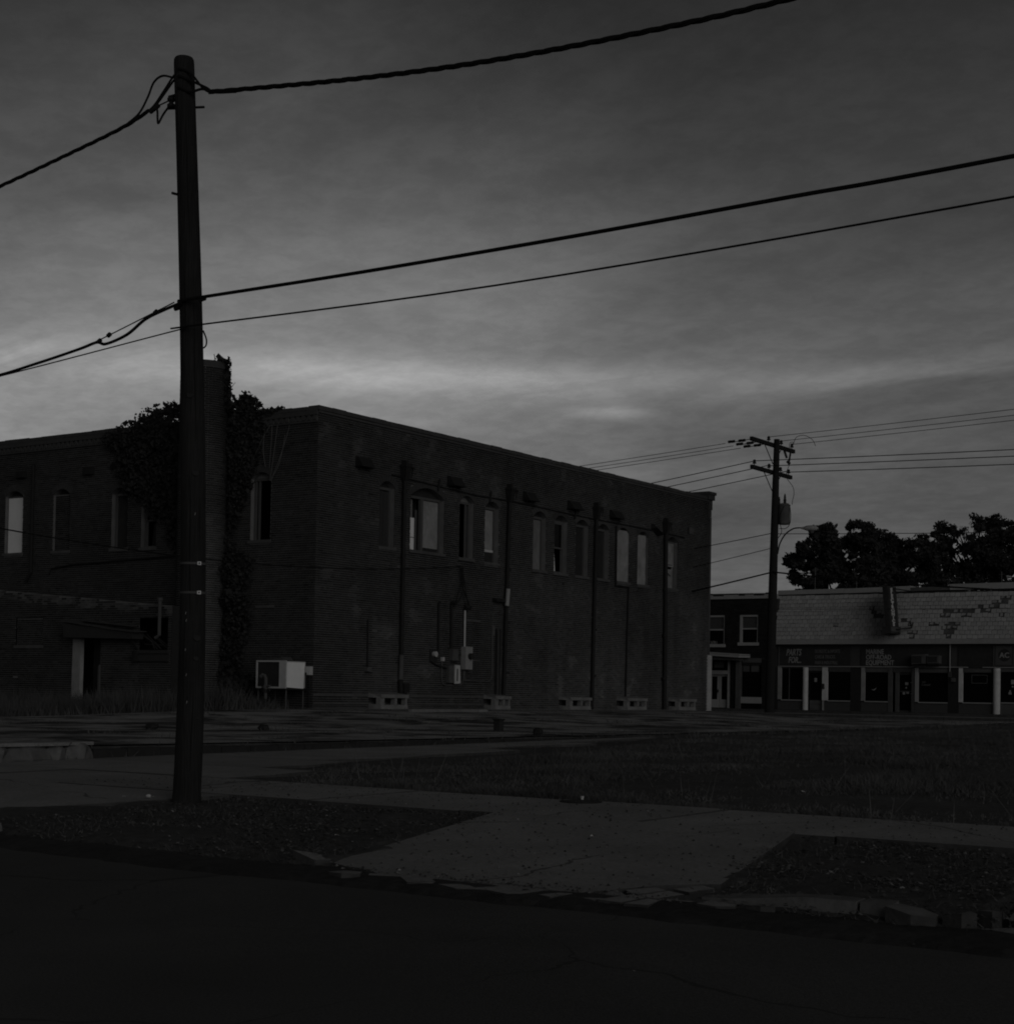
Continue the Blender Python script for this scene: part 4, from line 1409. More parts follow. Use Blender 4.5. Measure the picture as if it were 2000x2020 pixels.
    def shopwin(a, e, zs, zt, valance=None):
        f = FS.box(MB(), a, e, -0.1, -0.06, zs, zt).build('shop_window', GLASS, b)
        FS.box(MB(), a, e, -0.12, 0.06, zs - 0.05, zs - 0.001).build('sill', METALTRIM, f)
        FS.box(MB(), a, e, -0.12, 0.0, zt + 0.001, ZR - 0.03).build('head', KNEE, f)
        if valance:
            FS.box(MB(), valance[0], valance[1], -0.059, -0.04, valance[2], valance[3]).build('valance', PLASTER, f)
        return f

    def knee(a, e, z, m=KNEE):
        FS.box(MB(), a, e, -0.12, 0.0, 0.6, z).build('knee_wall', m, b)

    def roundpost(v, rr, z0, z1, m=STOREWHITE):
        mb = MB()
        mb.tube([P(v, 0.02, z0), P(v, 0.02, z1)], rr, 14)
        return mb.build('column', m, b, smooth=False)

    post(4.06, 3.87, 1.2, 2.83)
    f = shopwin(3.86, 2.69, 1.2, 2.78)
    FS.box(MB(), 3.48, 3.44, -0.058, -0.03, 1.2, 2.78).build('glazing_bar', PLASTER, f)
    knee(4.06, 2.69, 1.14)
    roundpost(2.55, 0.14, 0.66, 2.83)
    d = FS.box(MB(), 2.4, 1.66, -0.16, -0.12, 0.68, 2.62).build('shop_door', KNEE, b)
    FS.box(MB(), 2.36, 1.7, -0.119, -0.1, 1.2, 2.58).build('door_glass', GLASS, d)
    FS.box(MB(), 2.36, 1.7, -0.119, -0.09, 0.7, 0.98).build('kick_panel', PLASTER, d)
    FS.box(MB(), 2.36, 1.7, -0.119, -0.085, 1.0, 1.18).build('door_rail', PLASTER, d)
    FS.box(MB(), 2.12, 1.98, -0.099, -0.095, 2.1, 2.3).build('door_notice', LETTER, d)
    FS.box(MB(), 2.4, 1.66, -0.12, 0.0, 2.66, 2.83).build('door_head', PLASTER, b)
    post(1.655, 1.37, 1.19, 2.83, STOREWHITE)
    post(1.64, 1.56, 0.66, 1.18, PLY)
    FS.box(MB(), 1.66, 1.52, 0.031, 0.1, 1.75, 2.02).build('mail_box', DARKB, b)
    shopwin(1.365, 0.18, 1.2, 2.62, (1.3, 0.2, 2.6, 2.72))
    knee(1.55, 0.18, 1.14)
    post(-0.39, -0.58, 1.2, 2.83)
    f = shopwin(-0.585, -1.76, 1.2, 2.6, None)
    FS.box(MB(), -0.6, -1.74, -0.118, 0.01, 2.61, 2.78).build('valance', PLASTER, f)
    FS.box(MB(), -1.36, -1.74, -0.25, -0.2, 1.2, 2.2).build('cardboard', PLY2, f)
    mb = MB()
    mb.tube([P(-0.9 - 0.24 * k / 6, -0.055, 1.78 - 0.09 * math.sin(k / 6 * 2.8) + 0.1 * k / 6) for k in range(7)], [0.008, 0.02, 0.03, 0.03, 0.025, 0.02, 0.006], 6)
    mb.build('decal', LETTER, f)
    knee(-0.39, -1.77, 1.14)
    post(-1.77, -1.97, 0.66, 2.83, PLASTER)
    post(-2.12, -2.3, 0.66, 2.6, PLASTER, -0.02)
    d = FS.box(MB(), -2.31, -3.0, -0.18, -0.14, 0.68, 2.6).build('shop_door', KNEE, b)
    FS.box(MB(), -2.33, -2.94, -0.139, -0.12, 0.78, 2.5).build('door_glass', GLASS, d)
    FS.box(MB(), -2.33, -2.94, -0.119, -0.1, 1.68, 1.72).build('push_bar', PLASTER, d)
    for v, z, w_, h_ in ((-2.58, 2.0, 0.16, 0.13), (-2.6, 1.83, 0.07, 0.08), (-2.46, 1.54, 0.12, 0.12), (-2.64, 1.58, 0.14, 0.09), (-2.84, 1.56, 0.08, 0.05), (-2.84, 2.1, 0.1, 0.05)):
        FS.box(MB(), v, v - w_, -0.119, -0.115, z, z + h_).build('sticker', LETTER, d)
    FS.box(MB(), -2.0, -2.94, -0.14, -0.01, 2.61, 2.83).build('door_head', KNEE, b)
    post(-2.95, -3.08, 0.66, 2.83, KNEE)
    post(-3.12, -3.28, 1.2, 2.83, METALTRIM)
    f = shopwin(-3.29, -4.72, 1.2, 2.6)
    FS.box(MB(), -3.3, -4.7, -0.118, 0.01, 2.61, 2.76).build('valance', PLASTER, f)
    text('Closed', 0.15, P(-3.42, -0.052, 1.98), (math.pi / 2, 0, 0), LETTER_DIM, f)
    FS.box(MB(), -3.44, -3.62, -0.058, -0.052, 2.14, 2.17).build('sticker', LETTER_DIM, f)
    knee(-3.1, -4.72, 1.14)
    FS.box(MB(), -4.92, -5.1, 0.001, 0.1, 2.18, 2.36).build('meter_plate', PLASTER, b)
    FS.box(MB(), -4.76, -4.9, 0.001, 0.08, 2.4, 2.66).build('switch_plate', KNEE, b)
    mb = MB()
    mb.tube([P(-4.86, 0.12, 4.3), P(-4.86, 0.12, 2.66)], 0.025, 6)
    mb.build('conduit', METALTRIM, b)
    post(-5.26, -5.45, 1.22, 2.83, STOREWHITE)
    f = shopwin(-5.455, -6.92, 1.22, 2.62)
    FS.box(MB(), -5.55, -6.8, -0.118, 0.01, 2.64, 2.78).build('valance', PLASTER, f)
    mb = MB()
    for a, e, za, zb in ((-5.85, -6.6, 2.5, 2.52), (-5.85, -6.6, 2.12, 2.14), (-5.85, -5.87, 2.14, 2.5), (-6.58, -6.6, 2.14, 2.5)):
        FS.box(mb, a, e, -0.058, -0.053, za, zb)
    mb.build('window_sign', LETTER_DIM, f)
    knee(-5.26, -6.92, 1.16)
    roundpost(-7.07, 0.165, 0.66, 2.83)
    f = shopwin(-7.25, -9.5, 1.25, 2.66)
    FS.box(MB(), -7.25, -9.5, -0.118, 0.01, 2.67, 2.8).build('valance', PLASTER, f)
    for v, z, w_, h_ in ((-7.72, 2.1, 0.2, 0.2), (-7.75, 1.95, 0.08, 0.07), (-7.6, 1.62, 0.14, 0.1), (-7.64, 1.72, 0.07, 0.1)):
        FS.box(MB(), v, v - w_, -0.058, -0.052, z, z + h_).build('sticker', LETTER, f)
    knee(-7.25, -9.5, 1.19, PLASTER)
    f = shopwin(-10.15, -14.7, 1.22, 2.62)
    knee(-10.15, -14.8, 1.16)
    MB().box(*(lambda p: (p[0] - 0.02, p[0] + 0.16, p[1], p[1] + 0.3, 0.7, 1.36))(P(2.76, -0.7, 0))).build('planter_stand', PLASTER, b)

    # sign boards, each hung on the fascia
    R0 = (math.pi / 2, 0, 0)

    def board(name, label, a, e, za, zb, m=SIGNDK):
        t = thing(name, label, 'sign', P((a + e) / 2, 0.02, za))
        FS.box(MB(), a, e, -0.018, 0.02, za, zb).build('panel', m, t)
        return t
    t = board('sign_board', 'long dark sign board reading PARTS FOR with faded list beside it', 4.02, 0.2, 2.93, 3.9)
    FS.box(MB(), 4.04, 3.98, 0.021, 0.04, 2.93, 3.9).build('edge_trim', PLASTER, t)
    text('PARTS', 0.46, P(3.62, 0.024, 3.42), R0, LETTER, t, shear=0.25, sx=0.62, bold=0.008)
    text('FOR...', 0.42, P(3.5, 0.024, 3.05), R0, LETTER, t, shear=0.25, sx=0.66, bold=0.008)
    text('DOMESTIC & IMPORTS', 0.235, P(2.06, 0.024, 3.55), R0, LETTER_DIM, t, sx=0.56, bold=0.004)
    text('CARS & TRUCKS', 0.235, P(2.06, 0.024, 3.27), R0, LETTER_DIM, t, sx=0.62, bold=0.004)
    text('FARM & INDUSTRIAL', 0.235, P(2.06, 0.024, 2.98), R0, LETTER_DIM, t, sx=0.56, bold=0.004)
    t = board('sign_board', 'dark sign board reading MARINE OFF-ROAD EQUIPMENT behind two air conditioners', -0.36, -4.8, 2.93, 3.9)
    FS.box(MB(), -1.98, -2.0, 0.021, 0.026, 2.93, 3.9).build('joint', KNEE, t)
    text('MARINE', 0.33, P(-0.62, 0.024, 3.5), R0, LETTER, t, sx=0.78, bold=0.006)
    text('OFF-ROAD', 0.33, P(-0.62, 0.024, 3.23), R0, LETTER, t, sx=0.8, bold=0.006)
    text('EQUIPMENT', 0.33, P(-0.62, 0.024, 2.96), R0, LETTER, t, sx=0.8, bold=0.006)
    t = board('sign_board', 'blank weathered sign board between the brick pilaster and the AC sign', -5.22, -6.9, 2.93, 3.88)
    FS.box(MB(), -6.89, -6.95, 0.0, 0.04, 2.93, 3.88).build('edge_trim', PLASTER, t)
    t = board('sign_board', 'square pale sign with AC in a dark disc', -6.98, -7.86, 2.95, 3.92, PLASTER)
    mb = MB()
    for a, e, za, zb in ((-6.98, -7.86, 3.87, 3.92), (-6.98, -7.86, 2.95, 3.0), (-6.98, -7.03, 3.0, 3.87), (-7.81, -7.86, 3.0, 3.87)):
        FS.box(mb, a, e, 0.021, 0.05, za, zb)
    mb.build('frame', KNEE, t)
    mb = MB()
    mb.tube([P(-7.42, 0.021, 3.44), P(-7.42, 0.027, 3.44)], 0.29, 28)
    mb.build('disc', SIGNDK, t)
    text('AC', 0.34, P(-7.42, 0.03, 3.33), R0, LETTER, t, align='CENTER', bold=0.008)
    # window air conditioners
    for lab, a, e, za, zb, tw in (('window air conditioner tilted over the shop door, left of a pair', -3.08, -3.78, 3.0, 3.44, -0.03), ('window air conditioner poking through the sign board, right of a pair', -3.84, -4.42, 3.04, 3.42, 0.0)):
        t = thing('window_air_conditioner', lab, 'air conditioner', P((a + e) / 2, 0.2, za), 'pair of window air conditioners')
        MB().hexa([P(a, 0.022, za), P(e, 0.022, za - tw), P(e, 0.42, za - tw), P(a, 0.42, za), P(a, 0.022, zb), P(e, 0.022, zb - tw * 1.5), P(e, 0.42, zb - tw * 1.5), P(a, 0.42, zb)]).build('casing', PLASTER, t)
        FS.box(MB(), a - 0.03, a - 0.5, 0.421, 0.43, za + 0.05, zb - 0.05).build('grille', DARKB, t)
        FS.box(MB(), a + 0.0, e, 0.05, 0.4, za - 0.09, za - 0.04).build('bracket', IRON, t)
    # projecting vertical sign, out of plumb
    t = thing('blade_sign', 'tall dark projecting sign leaning off the roof, reading ELECTRONICS downward', 'sign', P(-1.9, 0.8, 4.4))
    ang = -0.085
    ca, sa = math.cos(ang), math.sin(ang)
    px, pz = P(-2.27, 0, 0)[0], 4.5

    def rot(p):
        x, z = p[0] - px, p[2] - pz
        return (px + x * ca + z * sa, p[1], pz - x * sa + z * ca)

    def rbox(x0, x1, y0, y1, z0, z1):
        m = MB().box(x0, x1, y0, y1, z0, z1)
        m.v = [rot(p) for p in m.v]
        return m
    yf, yb = YS - 1.35, YS - 0.25
    rbox(px - 0.14, px + 0.12, yf, yb, 4.78, 6.72).build('cabinet', SIGNDK, t)
    rbox(px + 0.121, px + 0.135, yf + 0.06, yb - 0.3, 4.84, 6.66).build('face_panel', SIGNDK, t)
    rbox(px - 0.24, px + 0.2, yf - 0.15, yb + 0.1, 4.42, 4.78).build('base_box', SIGNDK, t)
    rbox(px + 0.201, px + 0.21, yf - 0.1, yb, 4.52, 4.74).build('name_plate', PLASTER, t)
    o = text('E\nL\nE\nC\nT\nR\nO\nN\nI\nC\nS', 0.21, rot((px + 0.14, (yf + yb) / 2 - 0.12, 6.48)), (math.pi / 2, 0, math.pi / 2), OFFWHITE, t, align='CENTER', sx=2.4, line=0.8, bold=0.012)
    o.rotation_euler = (Matrix.Rotation(ang, 4, 'Y') @ Matrix.Rotation(math.pi / 2, 4, 'Z') @ Matrix.Rotation(math.pi / 2, 4, 'X')).to_euler()
    mb = MB()
    mb.tube([P(-1.8, 1.0, 6.7), P(-3.0, 0.2, 6.5)], 0.03, 6)
    mb.build('strut', IRON, t)
    mb = MB()
    mb.tube([P(-2.5, 0.9, 4.65), P(-3.05, 0.32, 4.75), P(-2.95, 0.3, 5.0)], 0.04, 6)
    mb.build('strut', IRON, t)
    # aerials on the roof
    for lab, v, zt in (('thin roof aerial at the left end of the shop roof', 3.0, 8.0), ('short stub aerial above the middle of the shop roof', 0.75, 7.25), ('short vent mast at the right of the shop roof', -6.6, 7.5)):
        t = thing('roof_aerial', lab, 'aerial', P(v, -2.0, 6.3), 'aerials on the shop roof')
        MB().tube([P(v, -2.0, 4.08), P(v, -2.0, zt)], 0.025, 6).build('mast', PLASTER, t)
        MB().tube([P(v + 0.15, -2.0, zt - 0.12), P(v - 0.15, -2.0, zt - 0.12)], 0.015, 6).build('crossbar', PLASTER, t)


def brick_shop():
    b = thing('corner_brick_shop', 'dark two-storey brick shop with pale cornice behind the old building', 'shop', (XB - 7, YS, 0.6))
    P = FS.p
    V0, V1 = 4.24, 17.0
    win = [(5.21, 6.24, 4.08, 5.5), (7.1, 8.15, 4.0, 5.5), (9.3, 10.35, 4.0, 5.5), (12, 13.05, 4, 5.5)]
    door = (6.74, 8.1, 0.6, 3.2)
    shop = (4.98, 6.1, 0.62, 3.3)
    w = wall_sheet(FS, V0, V1, 0.5, 6.32, win + [door, shop, (8.7, 16, 0.62, 3.2)], 'front_wall', FARBRICK, b)
    tn = w.data.attributes.new('tone', 'FLOAT', 'FACE')
    tn.data.foreach_set('value', [0.5] * len(w.data.polygons))
    r = brick_rects(V0, 13.0, 0.6, 6.3, [(*h[:2], h[2] - 0.12, h[3]) for h in win] + [door, shop, (8.7, 16, 0.62, 3.2)], seed=21)
    brick_mesh(FS, r, 'bricks', FARBRICK, w, lambda u, z, g: 0.9 + 0.2 * g.standard_normal(len(u)), seed=21)
    mb = MB()
    FS.box(mb, V0 + 0.01, V0 + 0.2, -10, -0.01, 0.5, 6.3)
    FS.box(mb, V1 - 0.2, V1, -10, -0.01, 0.5, 6.3)
    FS.box(mb, V0 + 0.2, V1 - 0.2, -10, -9.8, 0.5, 6.3)
    mb.build('wall', FARBRICK, b)
    FS.box(MB(), V0 + 0.2, V1 - 0.2, -9.8, -0.2, 6.0, 6.1).build('roof', TAR, b)
    FS.box(MB(), V0 + 0.2, V1 - 0.2, -2.5, -2.4, 0.5, 6.0).build('interior', DARKB, b)
    FS.box(MB(), V0 + 0.2, V1 - 0.2, -2.4, -0.2, 3.4, 3.5).build('upper_floor', DARKB, b)
    FS.box(MB(), V0, V1, -0.25, 0.09, 6.321, 6.53).build('cornice', METALTRIM, b)
    mb = MB()
    u = V0 + 0.12
    while u < 9.5:
        e = u + random.uniform(0.3, 0.9)
        FS.box(mb, u, e, -0.2, 0.092 + random.uniform(0, 0.01), 6.531 - random.choice((0, 0, 0.06)), 6.6 + random.uniform(-0.02, 0.03))
        u = e + random.uniform(0.02, 0.1)
    mb.build('torn_roof_edge', TAR, b)
    FS.box(MB(), V0 - 0.0, V0 + 0.06, -0.02, 0.05, 3.2, 6.32).build('corner_strip', PLASTER, b)
    for a, e, z0, z1 in win:
        f = MB()
        FS.box(f, a, a + 0.06, -0.14, -0.02, z0, z1)
        FS.box(f, e - 0.13, e, -0.14, -0.02, z0, z1)
        FS.box(f, a + 0.06, e - 0.13, -0.14, -0.02, z1 - 0.1, z1)
        FS.box(f, a + 0.06, e - 0.13, -0.14, -0.04, (z0 + z1) / 2 - 0.04, (z0 + z1) / 2 + 0.04)
        f = f.build('window', METALTRIM, b)
        FS.box(MB(), a + 0.06, e - 0.13, -0.12, -0.1, z0, z1 - 0.1).build('pane', GLASS, f)
        FS.box(MB(), a + 0.06, e - 0.13, -0.099, -0.09, (z0 + z1) / 2 + 0.06, z1 - 0.12).build('blind', KNEE, f)
        FS.box(MB(), a - 0.07, e + 0.07, -0.1, 0.08, z0 - 0.16, z0 - 0.001).build('sill', METALTRIM, f)
    # entrance with double doors and transom
    a, e = door[0], door[1]
    f = MB()
    FS.box(f, a, a + 0.16, -0.3, -0.02, 0.7, 3.2)
    FS.box(f, e - 0.1, e, -0.3, -0.02, 0.7, 3.2)
    FS.box(f, a + 0.16, e - 0.1, -0.3, -0.02, 2.44, 2.64)
    f = f.build('door_frame', METALTRIM, b)
    FS.box(MB(), a + 0.161, e - 0.101, -0.2, -0.17, 2.641, 3.2).build('transom', GLASS, f)
    FS.box(MB(), 7.2, 7.75, -0.169, -0.15, 2.78, 3.1).build('number_plate', PLASTER, f)
    for c0, c1 in ((a + 0.162, (a + e) / 2 + 0.02), ((a + e) / 2 + 0.04, e - 0.102)):
        dd = MB()
        FS.box(dd, c0, c0 + 0.11, -0.24, -0.19, 0.72, 2.43)
        FS.box(dd, c1 - 0.11, c1, -0.24, -0.19, 0.72, 2.43)
        FS.box(dd, c0 + 0.11, c1 - 0.11, -0.24, -0.19, 0.72, 1.14)
        FS.box(dd, c0 + 0.11, c1 - 0.11, -0.24, -0.19, 2.33, 2.43)
        dd = dd.build('door', METALTRIM, b)
        FS.box(MB(), c0 + 0.111, c1 - 0.111, -0.225, -0.21, 1.141, 2.329).build('door_glass', GLASS, dd)
        FS.box(MB(), c0 + 0.03, c0 + 0.08, -0.189, -0.15, 1.5, 1.66).build('handle', IRON, dd)
    # pier, shop window and canopy
    FS.box(MB(), 6.11, 6.38, -0.1, 0.12, 0.6, 3.24).build('pier', PLASTER, b)
    FS.box(MB(), 6.5, 6.73, -0.3, 0.0, 0.6, 1.4).build('panel', METALTRIM, b)
    FS.box(MB(), 4.99, 6.1, -0.14, -0.1, 1.3, 2.6).build('shop_window', GLASS, b)
    FS.box(MB(), 4.95, 6.1, -0.14, 0.03, 0.97, 1.29).build('sill', METALTRIM, b)
    FS.box(MB(), 4.99, 6.1, -0.14, 0.0, 0.6, 0.969).build('knee_wall', FARBRICK, b)
    FS.box(MB(), 4.99, 6.05, -0.14, 0.02, 3.05, 3.28).build('sign_band', PLASTER, b)
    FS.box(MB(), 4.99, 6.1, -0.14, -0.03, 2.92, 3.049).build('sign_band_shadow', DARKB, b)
    for c0, c1 in ((5.15, 5.6), (5.7, 6.05)):
        FS.box(MB(), c0, c1, -0.099, -0.08, 2.58, 2.9).build('valance', PLASTER, b)
    for z, th, dd, k in ((3.42, 0.05, 1.25, 0.0), (3.3, 0.1, 1.3, 0.0)):
        MB().hexa([P(5.62, 0.001, z), P(8.3, 0.001, z + 0.15), P(8.3, dd, z + 0.12), P(5.62, dd, z - 0.03), P(5.62, 0.001, z + th), P(8.3, 0.001, z + 0.15 + th), P(8.3, dd, z + 0.12 + th), P(5.62, dd, z - 0.03 + th)]).build('canopy_slab', METALTRIM, b)
    MB().hexa([P(6.0, 0.002, 3.14), P(8.3, 0.002, 3.2), P(8.3, 1.1, 3.2), P(6.0, 1.1, 3.14), P(6.0, 0.002, 3.25), P(8.3, 0.002, 3.35), P(8.3, 1.1, 3.35), P(6.0, 1.1, 3.25)]).build('canopy_soffit', PLASTER, b)
    text('X1EB1', 0.26, P(8.05, 0.03, 4.0 - 0.02), (math.pi / 2, 0, 0), LETTER, b, sx=0.8)


shops()
brick_shop()


# ------------------------------------------------------------------ poles and wires
def sag(p, q, s, n=24):
    p, q = Vector(p), Vector(q)
    return [p.lerp(q, i / n) - Vector((0, 0, 4 * s * (i / n) * (1 - i / n))) for i in range(n + 1)]


def curve_pts(ctrl, n=6):
    """smooth curve through control points"""
    P = [Vector(c) for c in ctrl]
    P = [P[0] * 2 - P[1]] + P + [P[-1] * 2 - P[-2]]
    out = []
    for i in range(1, len(P) - 2):
        a, b, c, d = P[i - 1:i + 3]
        for k in range(n):
            t = k / n
            out.append(0.5 * ((2 * b) + (c - a) * t + (2 * a - 5 * b + 4 * c - d) * t * t + (3 * b - a - 3 * c + d) * t ** 3))
    out.append(P[-2])
    return out


def twisted(mb, pts, r, R, pitch, strands=3, phase=0.0):
    """strands wound round a centre line"""
    L = [0.0]
    for a, b in zip(pts, pts[1:]):
        L.append(L[-1] + (Vector(b) - Vector(a)).length)
    n = int(L[-1] / (pitch / 9)) + 2
    fine = []
    j = 0
    for i in range(n):
        s = L[-1] * i / (n - 1)
        while j < len(L) - 2 and L[j + 1] < s:
            j += 1
        k = (s - L[j]) / max(1e-9, L[j + 1] - L[j])
        fine.append((Vector(pts[j]).lerp(Vector(pts[j + 1]), k), s))
    d = (fine[-1][0] - fine[0][0]).normalized()
    a = d.cross(Vector((0, 0, 1))).normalized()
    b = a.cross(d)
    for q in range(strands):
        ph = phase + 2 * math.pi * q / strands
        mb.tube([p + (a * math.cos(2 * math.pi * s / pitch + ph) + b * math.sin(2 * math.pi * s / pitch + ph)) * R for p, s in fine], r, 5)


NX, NY = -11.38, 11.09


def near_pole():
    t = thing('utility_pole', 'thick weathered wooden utility pole standing in the near dirt verge', 'utility pole', (NX, NY, 0.17))
    def ax(z):
        k = (z - 0.2) / 7.16
        bow = 0.07 * math.sin(math.pi * min(1, max(0, k)) ** 0.8)
        return (NX - 0.156 * k + bow * 0.9, NY - 0.108 * k + bow * 0.62)
    r = lambda z: 0.136 - 0.038 * (z / 7.36) ** 0.9
    zs = [-0.2, 0.1, 0.25] + [0.5 + i * 0.35 for i in range(20)] + [7.3, 7.34, 7.36]
    n = 22
    V, F = [], []
    for i, z in enumerate(zs):
        x, y = ax(max(z, 0.0))
        rr = r(max(z, 0.0)) * (0.86 if i == len(zs) - 1 else 0.97 if i == len(zs) - 2 else 1) + (0.012 if z < 0.2 else 0)
        for j in range(n):
            a = 2 * math.pi * j / n
            w = rr * (1 + 0.035 * mnoise.noise(Vector((math.cos(a) * 2, math.sin(a) * 2, z * 0.7))) - (0.03 if j in (3, 9, 16) else 0))
            V.append((x + w * math.cos(a), y + w * math.sin(a), z))
    for i in range(len(zs) - 1):
        for j in range(n):
            k = (j + 1) % n
            F.append((i * n + j, i * n + k, (i + 1) * n + k, (i + 1) * n + j))
    mb = MB()
    mb.v, mb.f = V, F + [tuple(range((len(zs) - 1) * n, len(zs) * n))]
    mb.build('shaft', POLE, t, smooth=True)
    # steel straps with buckles
    fa = math.atan2(-NY, -NX)
    for z in (2.43, 2.15):
        x, y = ax(z)
        mb = MB()
        n2 = 26
        rr = r(z) * 1.025
        vs = []
        for zz in (z, z + 0.022):
            for q in (rr, rr + 0.004):
                vs += [(x + q * math.cos(2 * math.pi * j / n2), y + q * math.sin(2 * math.pi * j / n2), zz) for j in range(n2)]
        fs = []
        for j in range(n2):
            k = (j + 1) % n2
            fs += [(n2 + j, n2 + k, 3 * n2 + k, 3 * n2 + j), (j, k, n2 + k, n2 + j), (2 * n2 + j, 3 * n2 + j, 3 * n2 + k, 2 * n2 + k)]
        mb.add(vs, fs)
        s = mb.build('steel_strap', PLASTER, t)
        a = fa + 0.42
        bx, by = x + (rr + 0.008) * math.cos(a), y + (rr + 0.008) * math.sin(a)
        m = Matrix.Translation((bx, by, z + 0.011)) @ Matrix.Rotation(a, 4, 'Z')
        bk = MB()
        for c in ((-0.006, 0.008, -0.018, 0.018, 0.009, 0.016), (-0.006, 0.008, -0.018, 0.018, -0.016, -0.009), (-0.006, 0.008, -0.018, -0.010, -0.009, 0.009), (-0.006, 0.008, 0.010, 0.018, -0.009, 0.009)):
            q = MB().box(*c)
            bk.add([tuple(m @ Vector(p)) for p in q.v], q.f)
        bk.build('buckle', WHITE, s)
    # knots and gouges
    for z, da, w, h in ((1.72, 0.35, 0.05, 0.045), (1.52, 0.3, 0.035, 0.02), (4.05, -0.2, 0.05, 0.08), (3.3, 0.2, 0.05, 0.05), (0.95, 0.55, 0.02, 0.07)):
        x, y = ax(z)
        a = fa + da
        mb = MB()
        rr = r(z)
        mb.tube([(x + (rr - 0.03) * math.cos(a), y + (rr - 0.03) * math.sin(a), z), (x + (rr + 0.003) * math.cos(a), y + (rr + 0.003) * math.sin(a), z + 0.01)], w * 0.7, 9)
        mb.build('knot', DARKB, t)
    # checks in the wood, staples and a small tag
    for z0_, z1_, da in ((0.4, 1.3, 0.15), (1.9, 3.4, -0.25), (2.6, 3.1, 0.5), (3.6, 5.2, 0.22), (4.4, 5.6, -0.5), (5.4, 6.9, 0.0), (0.9, 2.0, -0.6)):
        mb = MB()
        pts = []
        for i in range(9):
            z = z0_ + (z1_ - z0_) * i / 8
            x, y = ax(z)
            a = fa + da + 0.03 * math.sin(z * 7)
            pts.append((x + (r(z) * 1.0 - 0.002) * math.cos(a), y + (r(z) * 1.0 - 0.002) * math.sin(a), z))
        mb.tube(pts, [0.001, 0.004, 0.006, 0.007, 0.007, 0.006, 0.005, 0.003, 0.001], 5)
        mb.build('check', CABLE, t)
    for z, da in ((1.95, -0.55), (1.88, -0.5), (1.6, -0.52), (1.1, -0.3), (2.9, 0.1), (1.36, -0.4)):
        x, y = ax(z)
        a = fa + da
        q = r(z) + 0.004
        MB().tube([(x + q * math.cos(a), y + q * math.sin(a), z), (x + q * math.cos(a + 0.04), y + q * math.sin(a + 0.04), z + 0.025)], 0.0035, 5).build('staple', GALV, t)
    # clevis and spool insulator, bolt, ground wire
    x, y = ax(6.98)
    MB().tube([(x + 0.16, y + 0.1, 6.88), (x - 0.22, y - 0.02, 6.9)], 0.012, 6).build('through_bolt', IRON, t)
    sp = MB()
    cx, cy = x - 0.17, y - 0.02
    sp.lathe((cx, cy, 6.9), [(0.03, 0), (0.04, 0.01), (0.04, 0.03), (0.022, 0.045), (0.022, 0.055), (0.04, 0.07), (0.04, 0.09), (0.03, 0.1)], 12)
    ins = sp.build('spool_insulator', IRON, t)
    MB().box(cx - 0.03, x - 0.08, cy - 0.015, cy + 0.015, 7.0, 7.02).build('clevis', IRON, ins)
    x, y = ax(4.6)
    mb = MB()
    mb.tube(curve_pts([(x + 0.1, y + 0.05, 4.7), (x + 0.125, y + 0.07, 4.62), (x + 0.125, y + 0.07, 4.56), (x + 0.1, y + 0.06, 4.53)]), 0.008, 6)
    mb.build('ground_wire_loop', CABLE, t)
    x, y = ax(6.0)
    MB().tube([(x - 0.1, y - 0.05, 6.03), (x - 0.16, y - 0.06, 6.05)], 0.014, 6).build('staple', IRON, t)
    x, y = ax(4.95)
    MB().tube([(x - 0.2, y - 0.02, 4.93), (x + 0.17, y + 0.02, 5.0)], 0.022, 6).build('cable_clamp', IRON, t)
    return ax


